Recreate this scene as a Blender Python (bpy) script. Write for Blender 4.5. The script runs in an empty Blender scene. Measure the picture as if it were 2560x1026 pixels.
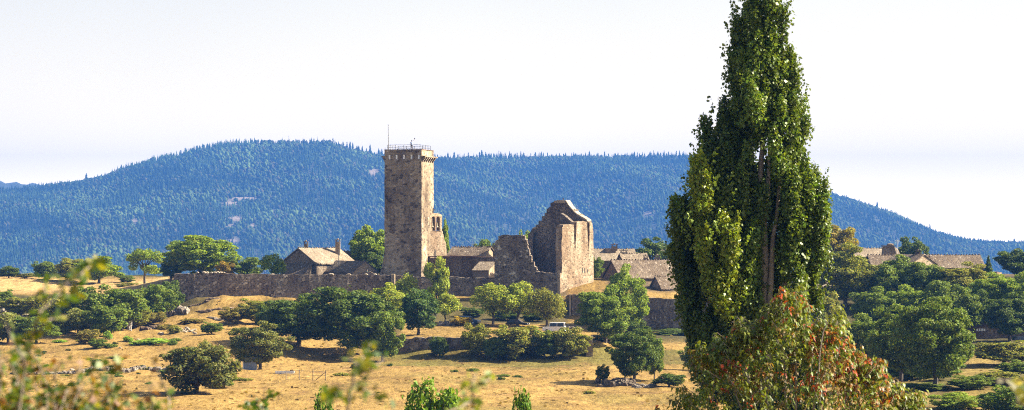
import bpy, bmesh, math, random
import numpy as np
from mathutils import Vector, Matrix

random.seed(7)
RNG = np.random.default_rng(11)
SC = bpy.context.scene
COL = SC.collection
R = math.radians

# ------------------------------------------------------------------ camera
F, CX, HY = 6044.4, 1280.0, 600.0       # focal length, centre and eye level in photo pixels

def P(px, py, D):
    return Vector(((px - CX) / F * D, D, (HY - py) / F * D))

def X(px, D):
    return (px - CX) / F * D

def Z(py, D):
    return (HY - py) / F * D

cam = bpy.data.cameras.new('camera')
cam_o = bpy.data.objects.new('camera', cam)
COL.objects.link(cam_o)
cam_o.rotation_euler = (R(90), 0, 0)
cam.lens = 85
cam.sensor_width = 36
cam.shift_y = (HY - 513) / 2560.0
cam.clip_start = 0.1
cam.clip_end = 40000
cam.dof.use_dof = True
cam.dof.focus_distance = 240
cam.dof.aperture_fstop = 4.2
SC.camera = cam_o

# ------------------------------------------------------------------ light
EL, AZ = R(35), R(81)                   # sun elevation, azimuth from +Y towards +X
world = bpy.data.worlds.new('World')
SC.world = world
world.use_nodes = True
nt = world.node_tree
bg = nt.nodes['Background']
sky = nt.nodes.new('ShaderNodeTexSky')
sky.sky_type = 'NISHITA'
sky.sun_disc = False
sky.sun_elevation = EL
sky.sun_rotation = AZ
sky.air_density = 1.0
sky.dust_density = 4.0
sky.ozone_density = 1.0
# summer haze: the sky whitens and brightens towards the horizon all round
def _n(kind, op=None, *vals):
    n = nt.nodes.new(kind)
    if op: n.operation = op
    for k, v in enumerate(vals):
        if isinstance(v, (int, float)): n.inputs[k].default_value = v
        else: nt.links.new(v, n.inputs[k])
    return n.outputs[0]
_tc = nt.nodes.new('ShaderNodeTexCoord'); _sx = nt.nodes.new('ShaderNodeSeparateXYZ')
nt.links.new(_tc.outputs['Generated'], _sx.inputs[0])
_z = _n('ShaderNodeMath', 'MAXIMUM', _sx.outputs[2], 0.0)
_e1 = _n('ShaderNodeMath', 'EXPONENT', _n('ShaderNodeMath', 'MULTIPLY', _z, -1 / 0.13))
_e2 = _n('ShaderNodeMath', 'EXPONENT', _n('ShaderNodeMath', 'MULTIPLY', _z, -1 / 0.035))
_cn = nt.nodes.new('ShaderNodeTexNoise'); _cn.inputs['Scale'].default_value = 5; _cn.inputs['Detail'].default_value = 5
nt.links.new(_tc.outputs['Generated'], _cn.inputs[0])
_veil = _n('ShaderNodeMath', 'MULTIPLY_ADD', _cn.outputs[0], 0.25, 0.88)
_g = _n('ShaderNodeMath', 'ADD', _n('ShaderNodeMath', 'MULTIPLY', _e1, 6.5), _n('ShaderNodeMath', 'MULTIPLY', _e2, 20.0))
_w = _n('ShaderNodeVectorMath', 'SCALE'); _wn = nt.nodes[-1]
_wn.inputs[0].default_value = (1.07, 0.89, 0.62)
nt.links.new(_n('ShaderNodeMath', 'MULTIPLY', _g, _veil), _wn.inputs['Scale'])
_sum = _n('ShaderNodeVectorMath', 'ADD', sky.outputs[0], _w)
nt.links.new(_sum, bg.inputs[0])
bg.inputs[1].default_value = 0.05
sun = bpy.data.lights.new('sun', 'SUN')
sun.energy = 5.0
sun.angle = R(0.5)
sun.color = (1.0, 0.91, 0.74)
sun_o = bpy.data.objects.new('sun', sun)
COL.objects.link(sun_o)
sd = Vector((math.cos(EL) * math.sin(AZ), math.cos(EL) * math.cos(AZ), math.sin(EL)))
sun_o.rotation_euler = sd.to_track_quat('Z', 'Y').to_euler()
SC.view_settings.view_transform = 'Standard'
SC.view_settings.look = 'None'
SC.view_settings.gamma = 1
SC.view_settings.exposure = 2.0
SC.cycles.volume_bounces = 1
SC.cycles.max_bounces = 6
SC.cycles.diffuse_bounces = 1
SC.cycles.use_denoising = False
SC.cycles.filter_width = 1.1

# ------------------------------------------------------------------ objects
WL = {}                                  # world base of every root

def tag(o, label=None, cat=None, group=None, kind=None):
    if label: o['label'] = label
    if cat: o['category'] = cat; kind = kind or 'thing'
    if group: o['group'] = group
    if kind: o['kind'] = kind
    return o

def thing(name, label, cat, loc, group=None, rz=0):
    o = bpy.data.objects.new(name, None)
    o.empty_display_size = 0.5
    o.location = loc
    o.rotation_euler.z = rz
    COL.objects.link(o)
    WL[o.name] = Vector(loc)
    return tag(o, label, cat, group, 'thing')

def autouv(me):
    n = len(me.polygons)
    if n == 0: return
    nor = np.empty(n * 3, np.float32); me.polygons.foreach_get('normal', nor); nor = nor.reshape(-1, 3)
    tot = np.empty(n, np.int32); me.polygons.foreach_get('loop_total', tot)
    lv = np.empty(len(me.loops), np.int32); me.loops.foreach_get('vertex_index', lv)
    co = np.empty(len(me.vertices) * 3, np.float32); me.vertices.foreach_get('co', co); co = co.reshape(-1, 3)
    t = np.stack([-nor[:, 1], nor[:, 0], np.zeros(n)], 1)
    l = np.linalg.norm(t, axis=1)
    t[l < 0.2] = (1, 0, 0); l[l < 0.2] = 1
    t /= l[:, None]
    b = np.cross(nor, t)
    fi = np.repeat(np.arange(n), tot)
    p = co[lv]
    uv = np.stack([(p * t[fi]).sum(1), (p * b[fi]).sum(1)], 1).astype(np.float32)
    uv += (np.abs(nor[fi][:, :1]) * 3.7).astype(np.float32)
    me.uv_layers.new(name='UVMap').data.foreach_set('uv', uv.ravel())

class MB:
    def __init__(s):
        s.v = []; s.f = []
    def add(s, vs, fs):
        k = len(s.v)
        s.v += [tuple(v) for v in vs]
        s.f += [tuple(i + k for i in f) for f in fs]
    def box8(s, c):                      # 4 bottom corners then 4 top corners, counter-clockwise
        s.add(c, [(3, 2, 1, 0), (4, 5, 6, 7), (0, 1, 5, 4), (1, 2, 6, 5), (2, 3, 7, 6), (3, 0, 4, 7)])
    def box(s, x0, x1, y0, y1, z0, z1):
        s.box8([(x0, y0, z0), (x1, y0, z0), (x1, y1, z0), (x0, y1, z0), (x0, y0, z1), (x1, y0, z1), (x1, y1, z1), (x0, y1, z1)])
    def obox(s, c, d, w, l, b, z0, z1):   # centred box along 2-d direction d and w
        c = Vector(c[:2]); q = []
        for z in (z0, z1):
            for a, e in ((-1, -1), (1, -1), (1, 1), (-1, 1)):
                p = c + d * (a * l / 2) + w * (e * b / 2)
                q.append((p.x, p.y, z))
        s.box8(q)
    def prism(s, pts, off):              # ngon extruded by a vector
        n = len(pts); off = Vector(off)
        a = [Vector(p) for p in pts]
        s.add(a + [p + off for p in a],
              [tuple(range(n)), tuple(range(2 * n - 1, n - 1, -1))] + [(i, i + n, (i + 1) % n + n, (i + 1) % n) for i in range(n)])
    def tube(s, pts, rad, sides=6, cap=True):
        pts = [Vector(p) for p in pts]
        rings = []
        for i, p in enumerate(pts):
            d = (pts[min(i + 1, len(pts) - 1)] - pts[max(i - 1, 0)])
            d = d.normalized() if d.length > 1e-9 else Vector((0, 0, 1))
            u = d.cross(Vector((0.31, 0.95, 0.05))).normalized()
            w = d.cross(u)
            r = rad[i] if hasattr(rad, '__len__') else rad
            rings.append([p + (u * math.cos(a) + w * math.sin(a)) * r for a in [2 * math.pi * k / sides for k in range(sides)]])
        vs = [v for r in rings for v in r]
        fs = []
        for i in range(len(pts) - 1):
            for k in range(sides):
                a = i * sides + k; b = i * sides + (k + 1) % sides
                fs.append((a, b, b + sides, a + sides))
        if cap:
            fs.append(tuple(range(sides - 1, -1, -1)))
            fs.append(tuple((len(pts) - 1) * sides + k for k in range(sides)))
        s.add(vs, fs)
    def ico(s, c, r, jit=0.0, sub=1, seed=0):
        bm = bmesh.new()
        bmesh.ops.create_icosphere(bm, subdivisions=sub, radius=1)
        rg = random.Random(seed)
        bm.verts.ensure_lookup_table()
        vs = []
        for v in bm.verts:
            k = 1 + rg.uniform(-jit, jit)
            vs.append((c[0] + v.co.x * r[0] * k, c[1] + v.co.y * r[1] * k, c[2] + v.co.z * r[2] * k))
        s.add(vs, [[v.index for v in f.verts] for f in bm.faces])
        bm.free()
    def build(s, name, mat, parent=None, local=False, smooth=False, loc=None, fix=True):
        off = Vector((0, 0, 0))
        if parent is not None and not local: off = WL[parent.name]
        if loc is not None: off = Vector(loc)
        me = bpy.data.meshes.new(name)
        me.from_pydata([(v[0] - off.x, v[1] - off.y, v[2] - off.z) for v in s.v], [], s.f)
        me.validate()
        if fix:
            bm = bmesh.new(); bm.from_mesh(me)
            bmesh.ops.recalc_face_normals(bm, faces=bm.faces)
            bm.to_mesh(me); bm.free()
        autouv(me)
        me.materials.append(mat)
        if smooth: me.polygons.foreach_set('use_smooth', [True] * len(me.polygons))
        o = bpy.data.objects.new(name, me)
        COL.objects.link(o)
        if parent is not None: o.parent = parent
        if loc is not None: o.location = loc
        WL[o.name] = Vector((0, 0, 0)) if local else off.copy()
        return o

def npmesh(name, V, faces, mat, attr=None, k=4, uv=False):
    """V (n,3), faces (m,k) -> mesh, with a float colour attribute per point"""
    me = bpy.data.meshes.new(name)
    V = np.asarray(V, np.float32); faces = np.asarray(faces, np.int32)
    me.vertices.add(len(V)); me.vertices.foreach_set('co', V.ravel())
    me.loops.add(faces.size); me.loops.foreach_set('vertex_index', faces.ravel())
    me.polygons.add(len(faces))
    me.polygons.foreach_set('loop_start', np.arange(0, faces.size, k, dtype=np.int32))
    me.polygons.foreach_set('loop_total', np.full(len(faces), k, np.int32))
    me.update(calc_edges=True)
    if attr is not None:
        a = me.color_attributes.new('tint', 'FLOAT_COLOR', 'POINT')
        c = np.ones((len(V), 4), np.float32); c[:, :3] = attr
        a.data.foreach_set('color', c.ravel())
    me.materials.append(mat)
    return me

def obj(name, me, parent=None, loc=None):
    o = bpy.data.objects.new(name, me)
    COL.objects.link(o)
    if parent is not None: o.parent = parent
    if loc is not None: o.location = loc
    return o

# ------------------------------------------------------------------ materials
def newmat(name):
    m = bpy.data.materials.new(name)
    m.use_nodes = True
    return m, m.node_tree, m.node_tree.nodes['Principled BSDF']

def N(t, kind, **kw):
    n = t.nodes.new(kind)
    for k, v in kw.items():
        if k.startswith('i_'):
            key = k[2:]
            n.inputs[int(key) if key.isdigit() else key.replace('_', ' ')].default_value = v
        else: setattr(n, k, v)
    return n

def ramp(t, stops, src):
    r = t.nodes.new('ShaderNodeValToRGB')
    e = r.color_ramp.elements
    while len(e) < len(stops): e.new(0.5)
    for k, (p, c) in enumerate(stops):
        e[k].position = p; e[k].color = (*c, 1) if len(c) == 3 else c
    t.links.new(src, r.inputs[0])
    return r.outputs[0]

def mix(t, a, b, fac, mode='MIX'):
    m = t.nodes.new('ShaderNodeMix'); m.data_type = 'RGBA'; m.blend_type = mode
    for s, v in ((0, fac), (6, a), (7, b)):
        if isinstance(v, (int, float)): m.inputs[s].default_value = v
        elif isinstance(v, tuple): m.inputs[s].default_value = (*v, 1)
        else: t.links.new(v, m.inputs[s])
    return m.outputs[2]

def plain(name, col, rough=0.7, metal=0.0):
    m, t, b = newmat(name)
    n = N(t, 'ShaderNodeTexNoise', i_Scale=6.0, i_Detail=4.0)
    tc = N(t, 'ShaderNodeTexCoord'); t.links.new(tc.outputs['Object'], n.inputs[0])
    c = ramp(t, [(0.3, tuple(x * 0.8 for x in col)), (0.7, tuple(min(1, x * 1.15) for x in col))], n.outputs[0])
    t.links.new(c, b.inputs['Base Color'])
    b.inputs['Roughness'].default_value = rough
    b.inputs['Metallic'].default_value = metal
    return m

def stone(name, dark, mid, light, su=1.9, sv=3.0, stain=(0.5, 0.42, 0.36), stain_lo=0.40, stain_hi=0.62, mortar=(0.5, 0.42, 0.3), contrast=1.0, stain_sc=0.16, bump=0.6):
    dark, mid, light, mortar = [tuple(x * 0.78 for x in c_) for c_ in (dark, mid, light, mortar)]
    m, t, b = newmat(name)
    L = t.links.new
    uv = N(t, 'ShaderNodeUVMap')
    wn = N(t, 'ShaderNodeTexNoise', i_Scale=0.8, i_Detail=2.0); L(uv.outputs[0], wn.inputs[0])
    warp = N(t, 'ShaderNodeVectorMath', operation='MULTIPLY_ADD'); warp.inputs[1].default_value = (0.35, 0.22, 0)
    L(wn.outputs['Color'], warp.inputs[0]); L(uv.outputs[0], warp.inputs[2])
    mp = N(t, 'ShaderNodeMapping'); mp.inputs['Scale'].default_value = (su, sv, 1); L(warp.outputs[0], mp.inputs[0])
    vo = N(t, 'ShaderNodeTexVoronoi', i_Scale=1.0, i_Randomness=0.75); L(mp.outputs[0], vo.inputs[0])
    ve = N(t, 'ShaderNodeTexVoronoi', feature='DISTANCE_TO_EDGE', i_Scale=1.0, i_Randomness=0.75); L(mp.outputs[0], ve.inputs[0])
    sx = N(t, 'ShaderNodeSeparateColor'); L(vo.outputs['Color'], sx.inputs[0])
    c = ramp(t, [(0.0, dark), (0.45, mid), (0.85, mid), (1.0, light)], sx.outputs[0])
    fine = N(t, 'ShaderNodeTexNoise', i_Scale=3.0, i_Detail=5.0, i_Roughness=0.7); L(uv.outputs[0], fine.inputs[0])
    c = mix(t, c, ramp(t, [(0.25, (0.55,) * 3), (0.75, (1.25, 1.22, 1.15))], fine.outputs[0]), contrast, 'MULTIPLY')
    em = N(t, 'ShaderNodeMath', operation='LESS_THAN'); em.inputs[1].default_value = 0.07; L(ve.outputs[0], em.inputs[0])
    ef = N(t, 'ShaderNodeMath', operation='MULTIPLY'); ef.inputs[1].default_value = 0.55; L(em.outputs[0], ef.inputs[0])
    c = mix(t, c, mortar, ef.outputs[0])
    mp2 = N(t, 'ShaderNodeMapping'); mp2.inputs['Scale'].default_value = (1.6, 0.7, 1); L(uv.outputs[0], mp2.inputs[0])
    st = N(t, 'ShaderNodeTexNoise', i_Scale=stain_sc, i_Detail=7.0, i_Roughness=0.62); L(mp2.outputs[0], st.inputs[0])
    c = mix(t, c, ramp(t, [(stain_lo, stain), (stain_hi, (1.05, 1.03, 1.0))], st.outputs[0]), 1.0, 'MULTIPLY')
    L(c, b.inputs['Base Color'])
    b.inputs['Roughness'].default_value = 0.92
    b.inputs['Specular IOR Level'].default_value = 0.15
    hs = N(t, 'ShaderNodeMath', operation='MULTIPLY_ADD'); L(sx.outputs[1], hs.inputs[0]); hs.inputs[1].default_value = 0.5
    sm = N(t, 'ShaderNodeMath', operation='MINIMUM'); sm.inputs[1].default_value = 0.18; L(ve.outputs[0], sm.inputs[0])
    L(sm.outputs[0], hs.inputs[2])
    bp = N(t, 'ShaderNodeBump', i_Strength=bump, i_Distance=0.22); L(hs.outputs[0], bp.inputs['Height'])
    L(bp.outputs[0], b.inputs['Normal'])
    return m

M = {}
M['wall'] = stone('old_rampart_stone', (0.09, 0.07, 0.058), (0.24, 0.20, 0.165), (0.75, 0.68, 0.56), stain=(0.62, 0.54, 0.50))
M['tower'] = stone('tower_stone', (0.14, 0.10, 0.07), (0.42, 0.33, 0.22), (0.66, 0.55, 0.40), su=1.3, sv=2.0, stain=(0.30, 0.25, 0.22), stain_lo=0.34, stain_hi=0.60, stain_sc=0.11)
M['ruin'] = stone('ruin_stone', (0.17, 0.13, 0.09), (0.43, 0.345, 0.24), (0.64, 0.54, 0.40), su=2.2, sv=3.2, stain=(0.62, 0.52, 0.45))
M['shaderock'] = stone('shaded_field_stone', (0.06, 0.05, 0.045), (0.12, 0.105, 0.09), (0.25, 0.22, 0.19), su=2, sv=2)  # field stone with the shade of the tree put into its colour
M['inner'] = stone('keep_inner_stone', (0.07, 0.055, 0.048), (0.15, 0.12, 0.10), (0.30, 0.25, 0.21), su=2.2, sv=3.2, stain=(0.6, 0.52, 0.48))  # stained inner stone; the shade of an enclosed keep is also in its colour
M['house'] = stone('house_stone', (0.17, 0.13, 0.10), (0.27, 0.21, 0.155), (0.42, 0.34, 0.25), su=3, sv=4, stain=(0.75, 0.7, 0.66))
M['pale'] = stone('pale_stone', (0.34, 0.26, 0.18), (0.50, 0.40, 0.28), (0.62, 0.54, 0.42), su=3, sv=4, stain=(0.8, 0.72, 0.62))
M['court'] = stone('brown_courtyard_stone', (0.11, 0.075, 0.055), (0.18, 0.125, 0.09), (0.27, 0.20, 0.15), su=2.5, sv=3.5)
M['roof'] = stone('stone_roof_slates', (0.15, 0.115, 0.085), (0.27, 0.215, 0.155), (0.52, 0.46, 0.38), su=3.0, sv=2.4, stain=(0.72, 0.66, 0.6), mortar=(0.16, 0.12, 0.09), bump=0.9)
M['dryroof'] = stone('pale_roof_slates', (0.26, 0.21, 0.15), (0.40, 0.33, 0.24), (0.55, 0.48, 0.38), su=3.0, sv=2.4, stain=(0.8, 0.75, 0.7), mortar=(0.25, 0.2, 0.15), bump=0.9)
M['cap'] = stone('pale_cap_stone', (0.40, 0.33, 0.25), (0.55, 0.48, 0.38), (0.68, 0.62, 0.52), su=4, sv=4, stain=(0.85, 0.8, 0.75))
M['rock'] = stone('grey_rock', (0.17, 0.15, 0.13), (0.30, 0.27, 0.24), (0.52, 0.48, 0.43), su=2, sv=2, stain=(0.6, 0.55, 0.5))
M['dark'] = plain('dark_opening', (0.02, 0.017, 0.015), 0.9)
M['iron'] = plain('dull_iron', (0.18, 0.18, 0.18), 0.5, 0.6)
M['palemetal'] = plain('pale_metal', (0.62, 0.63, 0.64), 0.4, 0.3)
M['bluemetal'] = plain('blue_grey_sheet', (0.16, 0.20, 0.26), 0.5, 0.2)
M['wood'] = plain('weathered_wood', (0.17, 0.13, 0.09), 0.85)
M['deadwood'] = plain('bleached_wood', (0.46, 0.42, 0.37), 0.8)
M['bark'] = plain('grey_bark', (0.085, 0.066, 0.048), 0.9)
M['palebark'] = plain('poplar_bark', (0.30, 0.235, 0.175), 0.85)
M['rust'] = plain('rusty_sheet', (0.26, 0.095, 0.04), 0.8)
M['glass'] = plain('dark_glass', (0.02, 0.025, 0.03), 0.08)
M['white'] = plain('white_paint', (0.75, 0.75, 0.73), 0.3)
M['blue'] = plain('steel_blue_paint', (0.10, 0.15, 0.23), 0.22, 0.4)
M['black'] = plain('black_paint', (0.015, 0.016, 0.018), 0.25)
M['tyre'] = plain('tyre_rubber', (0.02, 0.02, 0.02), 0.8)
M['bronze'] = plain('bell_bronze', (0.10, 0.085, 0.05), 0.5, 0.7)
M['skin'] = plain('skin', (0.42, 0.25, 0.17), 0.5)
M['shirt'] = plain('pale_blue_cloth', (0.42, 0.55, 0.78), 0.8)
M['trousers'] = plain('dark_brown_cloth', (0.06, 0.035, 0.03), 0.9)
M['hair'] = plain('black_hair', (0.012, 0.010, 0.010), 0.6)
M['teal'] = plain('teal_cloth', (0.02, 0.20, 0.18), 0.8)
M['redwood'] = plain('dark_red_paint', (0.16, 0.04, 0.03), 0.6)

def leafmat(name, rough=0.55, transl=0.25, spec=0.3, two=False):
    m, t, b = newmat(name)
    L = t.links.new
    at = N(t, 'ShaderNodeAttribute', attribute_name='tint')
    oi = N(t, 'ShaderNodeObjectInfo')
    c = mix(t, at.outputs['Color'], oi.outputs['Color'], 1.0, 'MULTIPLY')
    L(c, b.inputs['Base Color'])
    b.inputs['Roughness'].default_value = rough
    b.inputs['Specular IOR Level'].default_value = spec
    tr = N(t, 'ShaderNodeBsdfTranslucent')
    c2 = mix(t, c, (1.5, 1.45, 0.5), 1.0, 'MULTIPLY')
    L(c2, tr.inputs[0])
    ms = N(t, 'ShaderNodeMixShader', i_0=transl)
    L(b.outputs[0], ms.inputs[1]); L(tr.outputs[0], ms.inputs[2])
    out = t.nodes['Material Output']
    L(ms.outputs[0], out.inputs[0])
    return m

M['leaf'] = leafmat('tree_foliage', 0.6, 0.28, 0.12)
M['gloss'] = leafmat('glossy_poplar_leaves', 0.42, 0.30, 0.28)
M['cherry'] = leafmat('cherry_leaves', 0.42, 0.28, 0.25)
M['forest'] = leafmat('mountain_forest', 0.9, 0.0, 0.05)
M['tuft'] = leafmat('dry_grass_blades', 0.9, 0.2, 0.05)
M['near'] = leafmat('near_leaves', 0.5, 0.35, 0.3)

# ------------------------------------------------------------------ terrain
CP = []
def cp(px, py, D): CP.append((X(px, D), D, Z(py, D)))
for x in (-180, -60, 0, 60, 180):
    for D, z in ((0, -1.7), (10, -1.75), (25, -3.3), (45, -6.2), (70, -10.2), (100, -14), (150, -17.6), (200, -18.7), (235, -18.8)):
        CP.append((x, D, z))
for px in (600, 800, 1000, 1200, 1400, 1600, 1800, 2000):
    for D in (262, 310, 350): CP.append((X(px, D), D, -18.5))
for px in (1000, 1120, 1240, 1360, 1470):
    cp(px, 890, 390); cp(px, 846, 394); cp(px, 806, 434); (cp(px, 772, 455) if px < 1400 else None)
for px in (800, 900): cp(px, 908, 378); cp(px, 870, 400); cp(px, 800, 435); cp(px, 768, 452)
for px in (1560, 1650, 1760): cp(px, 884, 392); cp(px, 858, 415); cp(px, 838, 440); cp(px, 832, 449)
for px in (440, 700, 950, 1200): cp(px, 702, 475); cp(px, 694, 520); cp(px, 692, 560)
for px in (1480, 1550, 1700, 1900): cp(px, 700, 500); cp(px, 692, 540)
[cp(q_, 802, 451) for q_ in (1425, 1470, 1530)]
cp(1420, 745, 472); cp(1450, 722, 476); cp(1500, 703, 484); cp(1510, 738, 462); cp(1450, 741, 462); cp(1620, 745, 463); cp(1730, 745, 463)
for a in ((550, 743, 447), (490, 752, 449), (650, 757, 450), (440, 757, 455), (480, 792, 438), (560, 792, 436), (620, 800, 432), (700, 790, 438),
          (430, 778, 446), (400, 818, 424), (300, 845, 404), (200, 860, 394), (100, 872, 388), (0, 885, 380), (550, 840, 404), (650, 850, 396),
          (0, 935, 334), (150, 935, 332), (300, 935, 330), (450, 935, 330), (580, 925, 340), (100, 985, 290), (300, 985, 288), (460, 1000, 272),
          (620, 960, 308), (780, 935, 332), (0, 830, 430), (150, 815, 436), (250, 808, 438), (60, 765, 472), (200, 765, 468), (330, 765, 464),
          (0, 736, 500), (150, 730, 504), (300, 733, 500), (420, 727, 500), (0, 697, 556), (150, 714, 545), (250, 727, 532), (400, 718, 530),
          (-200, 690, 560), (-200, 740, 500), (-200, 880, 380), (-200, 985, 290), (0, 690, 585), (250, 696, 580), (400, 702, 570),
          (2050, 850, 395), (2050, 760, 445), (2150, 760, 440), (2200, 690, 478), (2300, 690, 472), (2420, 905, 360), (2420, 855, 398), (2550, 852, 400),
          (2400, 850, 412), (2540, 845, 412), (2400, 760, 440), (2450, 692, 490), (2540, 700, 484), (2700, 700, 480), (2700, 850, 400),
          (2000, 905, 350), (2300, 955, 302), (2560, 955, 302), (2750, 955, 302), (2100, 692, 545), (2500, 694, 560)): cp(*a)
CP = np.array(CP)
_d = np.sqrt(((CP[:, None, :2] - CP[None, :, :2]) ** 2).sum(-1))
_A = np.block([[_d, np.ones((len(CP), 1))], [np.ones((1, len(CP))), np.zeros((1, 1))]])
_A[:len(CP), :len(CP)] -= np.eye(len(CP)) * 0.8
_W = np.linalg.solve(_A, np.append(CP[:, 2], 0))

def waves(x, y, L0, n, seed, fall=0.75):
    g = np.random.default_rng(seed); o = np.zeros(np.broadcast(x, y).shape)
    a = 1.0
    for i in range(n):
        th = g.uniform(0, math.pi); k = 2 * math.pi / (L0 * 0.72 ** i)
        o = o + a * np.sin((x * math.cos(th) + y * math.sin(th)) * k + g.uniform(0, 6.28)
                           + 1.3 * np.sin((x * math.sin(th) - y * math.cos(th)) * k * 0.6 + g.uniform(0, 6.28)))
        a *= fall
    return o

def smooth(a, b, t):
    t = np.clip((t - a) / (b - a), 0, 1)
    return t * t * (3 - 2 * t)

def gz(x, y):
    x = np.atleast_1d(np.asarray(x, float)); y = np.atleast_1d(np.asarray(y, float))
    xc = np.clip(x, -200, 200); yc = np.clip(y, 0, 590)
    out = np.empty(len(x))
    for i in range(0, len(x), 20000):
        d = np.sqrt((xc[i:i + 20000, None] - CP[None, :, 0]) ** 2 + (yc[i:i + 20000, None] - CP[None, :, 1]) ** 2)
        out[i:i + 20000] = d @ _W[:-1] + _W[-1]
    amp = smooth(15, 120, y)
    rough = 1 + 2.2 * smooth(60, 25, x + 75) * smooth(395, 430, y) * smooth(470, 450, y)
    out += amp * (waves(x, y, 34, 6, 3) * 0.10 + waves(x, y, 6.5, 4, 5) * 0.06 * rough)
    far = smooth(600, 1100, y)
    out = out * (1 - far) + far * (-70) + smooth(1100, 3500, y) * (-85)
    return out

def g1(x, y): return float(gz([x], [y])[0])

ys = np.concatenate([np.arange(-60, 20, 2.5), np.arange(20, 250, 3), np.arange(250, 480, 0.9), np.arange(480, 620, 1.6), np.geomspace(622, 8900, 40)])
xh = np.concatenate([np.arange(0, 130, 1.15), np.arange(130, 220, 4), np.geomspace(226, 4400, 24)])
xs = np.concatenate([-xh[:0:-1], xh])
GX, GY = np.meshgrid(xs, ys)
gx, gy = GX.ravel(), GY.ravel()
gzv = gz(gx, gy)
nx, ny = len(xs), len(ys)
idx = np.arange(nx * ny).reshape(ny, nx)
faces = np.stack([idx[:-1, :-1], idx[:-1, 1:], idx[1:, 1:], idx[1:, :-1]], -1).reshape(-1, 4)
# real ground cover: straw, greener turf, bare earth, heath
gpx = CX + gx / np.maximum(gy, 1) * F
straw = np.array([0.252, 0.166, 0.051]); olive = np.array([0.125, 0.108, 0.026]); earth = np.array([0.16, 0.09, 0.035])
scrub = np.array([0.045, 0.045, 0.015]); stubble = np.array([0.36, 0.245, 0.10])
cov = np.tile(straw, (len(gx), 1))
def lay(c, w):
    global cov
    w = np.clip(w, 0, 1)[:, None]; cov = cov * (1 - w) + c * w
n1 = waves(gx, gy * 0.5, 30, 6, 21); n2 = waves(gx, gy * 0.45, 9, 6, 22); n3 = waves(gx, gy, 4, 4, 23)
fld = smooth(-30, -15, gx) * smooth(396, 392, gy)
lay(olive, fld * (0.85 * smooth(345, 378, gy) + 0.45 * smooth(-0.2, 1.6, n1)))
lay(earth, 0.55 * smooth(0.6, 1.9, n2) * smooth(396, 380, gy))
lay(earth, 0.5 * smooth(0.9, 2.2, n1 + 0.4 * n2) * smooth(400, 420, gy))
lay(scrub, smooth(-52, -60, gx + 5 * n3 * 0.3) * smooth(436, 446, gy + 2 * n3) * smooth(499, 493, gy) * 0.9)
lay(stubble, smooth(-60, -66, gx) * smooth(497, 503, gy) * smooth(580, 560, gy))
lay(scrub, smooth(570, 600, gy + n2))
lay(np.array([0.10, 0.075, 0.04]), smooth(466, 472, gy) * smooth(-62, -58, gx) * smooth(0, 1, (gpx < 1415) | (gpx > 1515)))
lay(scrub, smooth(36, 44, gx) * smooth(372, 384, gy) * smooth(560, 530, gy) * 0.9)
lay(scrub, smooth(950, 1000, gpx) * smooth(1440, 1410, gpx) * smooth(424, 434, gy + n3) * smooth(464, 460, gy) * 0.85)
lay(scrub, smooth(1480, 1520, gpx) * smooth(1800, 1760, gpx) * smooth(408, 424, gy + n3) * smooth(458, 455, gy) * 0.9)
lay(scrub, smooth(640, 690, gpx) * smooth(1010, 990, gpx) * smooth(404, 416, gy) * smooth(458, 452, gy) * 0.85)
lay(scrub, (1 - smooth(2370, 2400, gpx) * smooth(2530, 2480, gpx)) * smooth(44, 52, gx) * smooth(384, 376, gy) * 0.8)
lay(scrub, smooth(250, 225, gy) * 0.7)
lay(olive, smooth(46, 56, gx) * smooth(372, 340, gy) * 0.6)
m, t, b = newmat('dry_meadow_ground')
at = N(t, 'ShaderNodeAttribute', attribute_name='tint')
tc = N(t, 'ShaderNodeTexCoord')
mp = N(t, 'ShaderNodeMapping'); mp.inputs['Scale'].default_value = (1, 0.28, 1); t.links.new(tc.outputs['Object'], mp.inputs[0])
na = N(t, 'ShaderNodeTexNoise', i_Scale=0.9, i_Detail=8.0, i_Roughness=0.75); t.links.new(mp.outputs[0], na.inputs[0])
nb = N(t, 'ShaderNodeTexNoise', i_Scale=0.13, i_Detail=5.0, i_Roughness=0.6); t.links.new(mp.outputs[0], nb.inputs[0])
c = mix(t, at.outputs['Color'], ramp(t, [(0.30, (0.42, 0.40, 0.34)), (0.5, (1.0, 0.98, 0.95)), (0.72, (1.4, 1.42, 1.5))], na.outputs[0]), 1.0, 'MULTIPLY')
c = mix(t, c, ramp(t, [(0.33, (0.72, 0.70, 0.62)), (0.6, (1.08, 1.05, 1.0))], nb.outputs[0]), 1.0, 'MULTIPLY')
nc = N(t, 'ShaderNodeTexNoise', i_Scale=3.2, i_Detail=3.0, i_Roughness=0.8); t.links.new(mp.outputs[0], nc.inputs[0])
c = mix(t, c, ramp(t, [(0.32, (0.55, 0.52, 0.45)), (0.5, (1, 1, 1)), (0.7, (1.3, 1.3, 1.35))], nc.outputs[0]), 0.85, 'MULTIPLY')
t.links.new(c, b.inputs['Base Color'])
b.inputs['Roughness'].default_value = 0.95
b.inputs['Specular IOR Level'].default_value = 0.1
bp = N(t, 'ShaderNodeBump', i_Strength=0.7, i_Distance=0.35); t.links.new(na.outputs[0], bp.inputs['Height']); t.links.new(bp.outputs[0], b.inputs['Normal'])
me = npmesh('ground', np.stack([gx, gy, gzv], 1), faces, m, cov)
me.polygons.foreach_set('use_smooth', [True] * len(me.polygons))
tag(obj('ground', me), 'dry straw coloured meadow and slopes below the village', None, None, 'structure')

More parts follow.
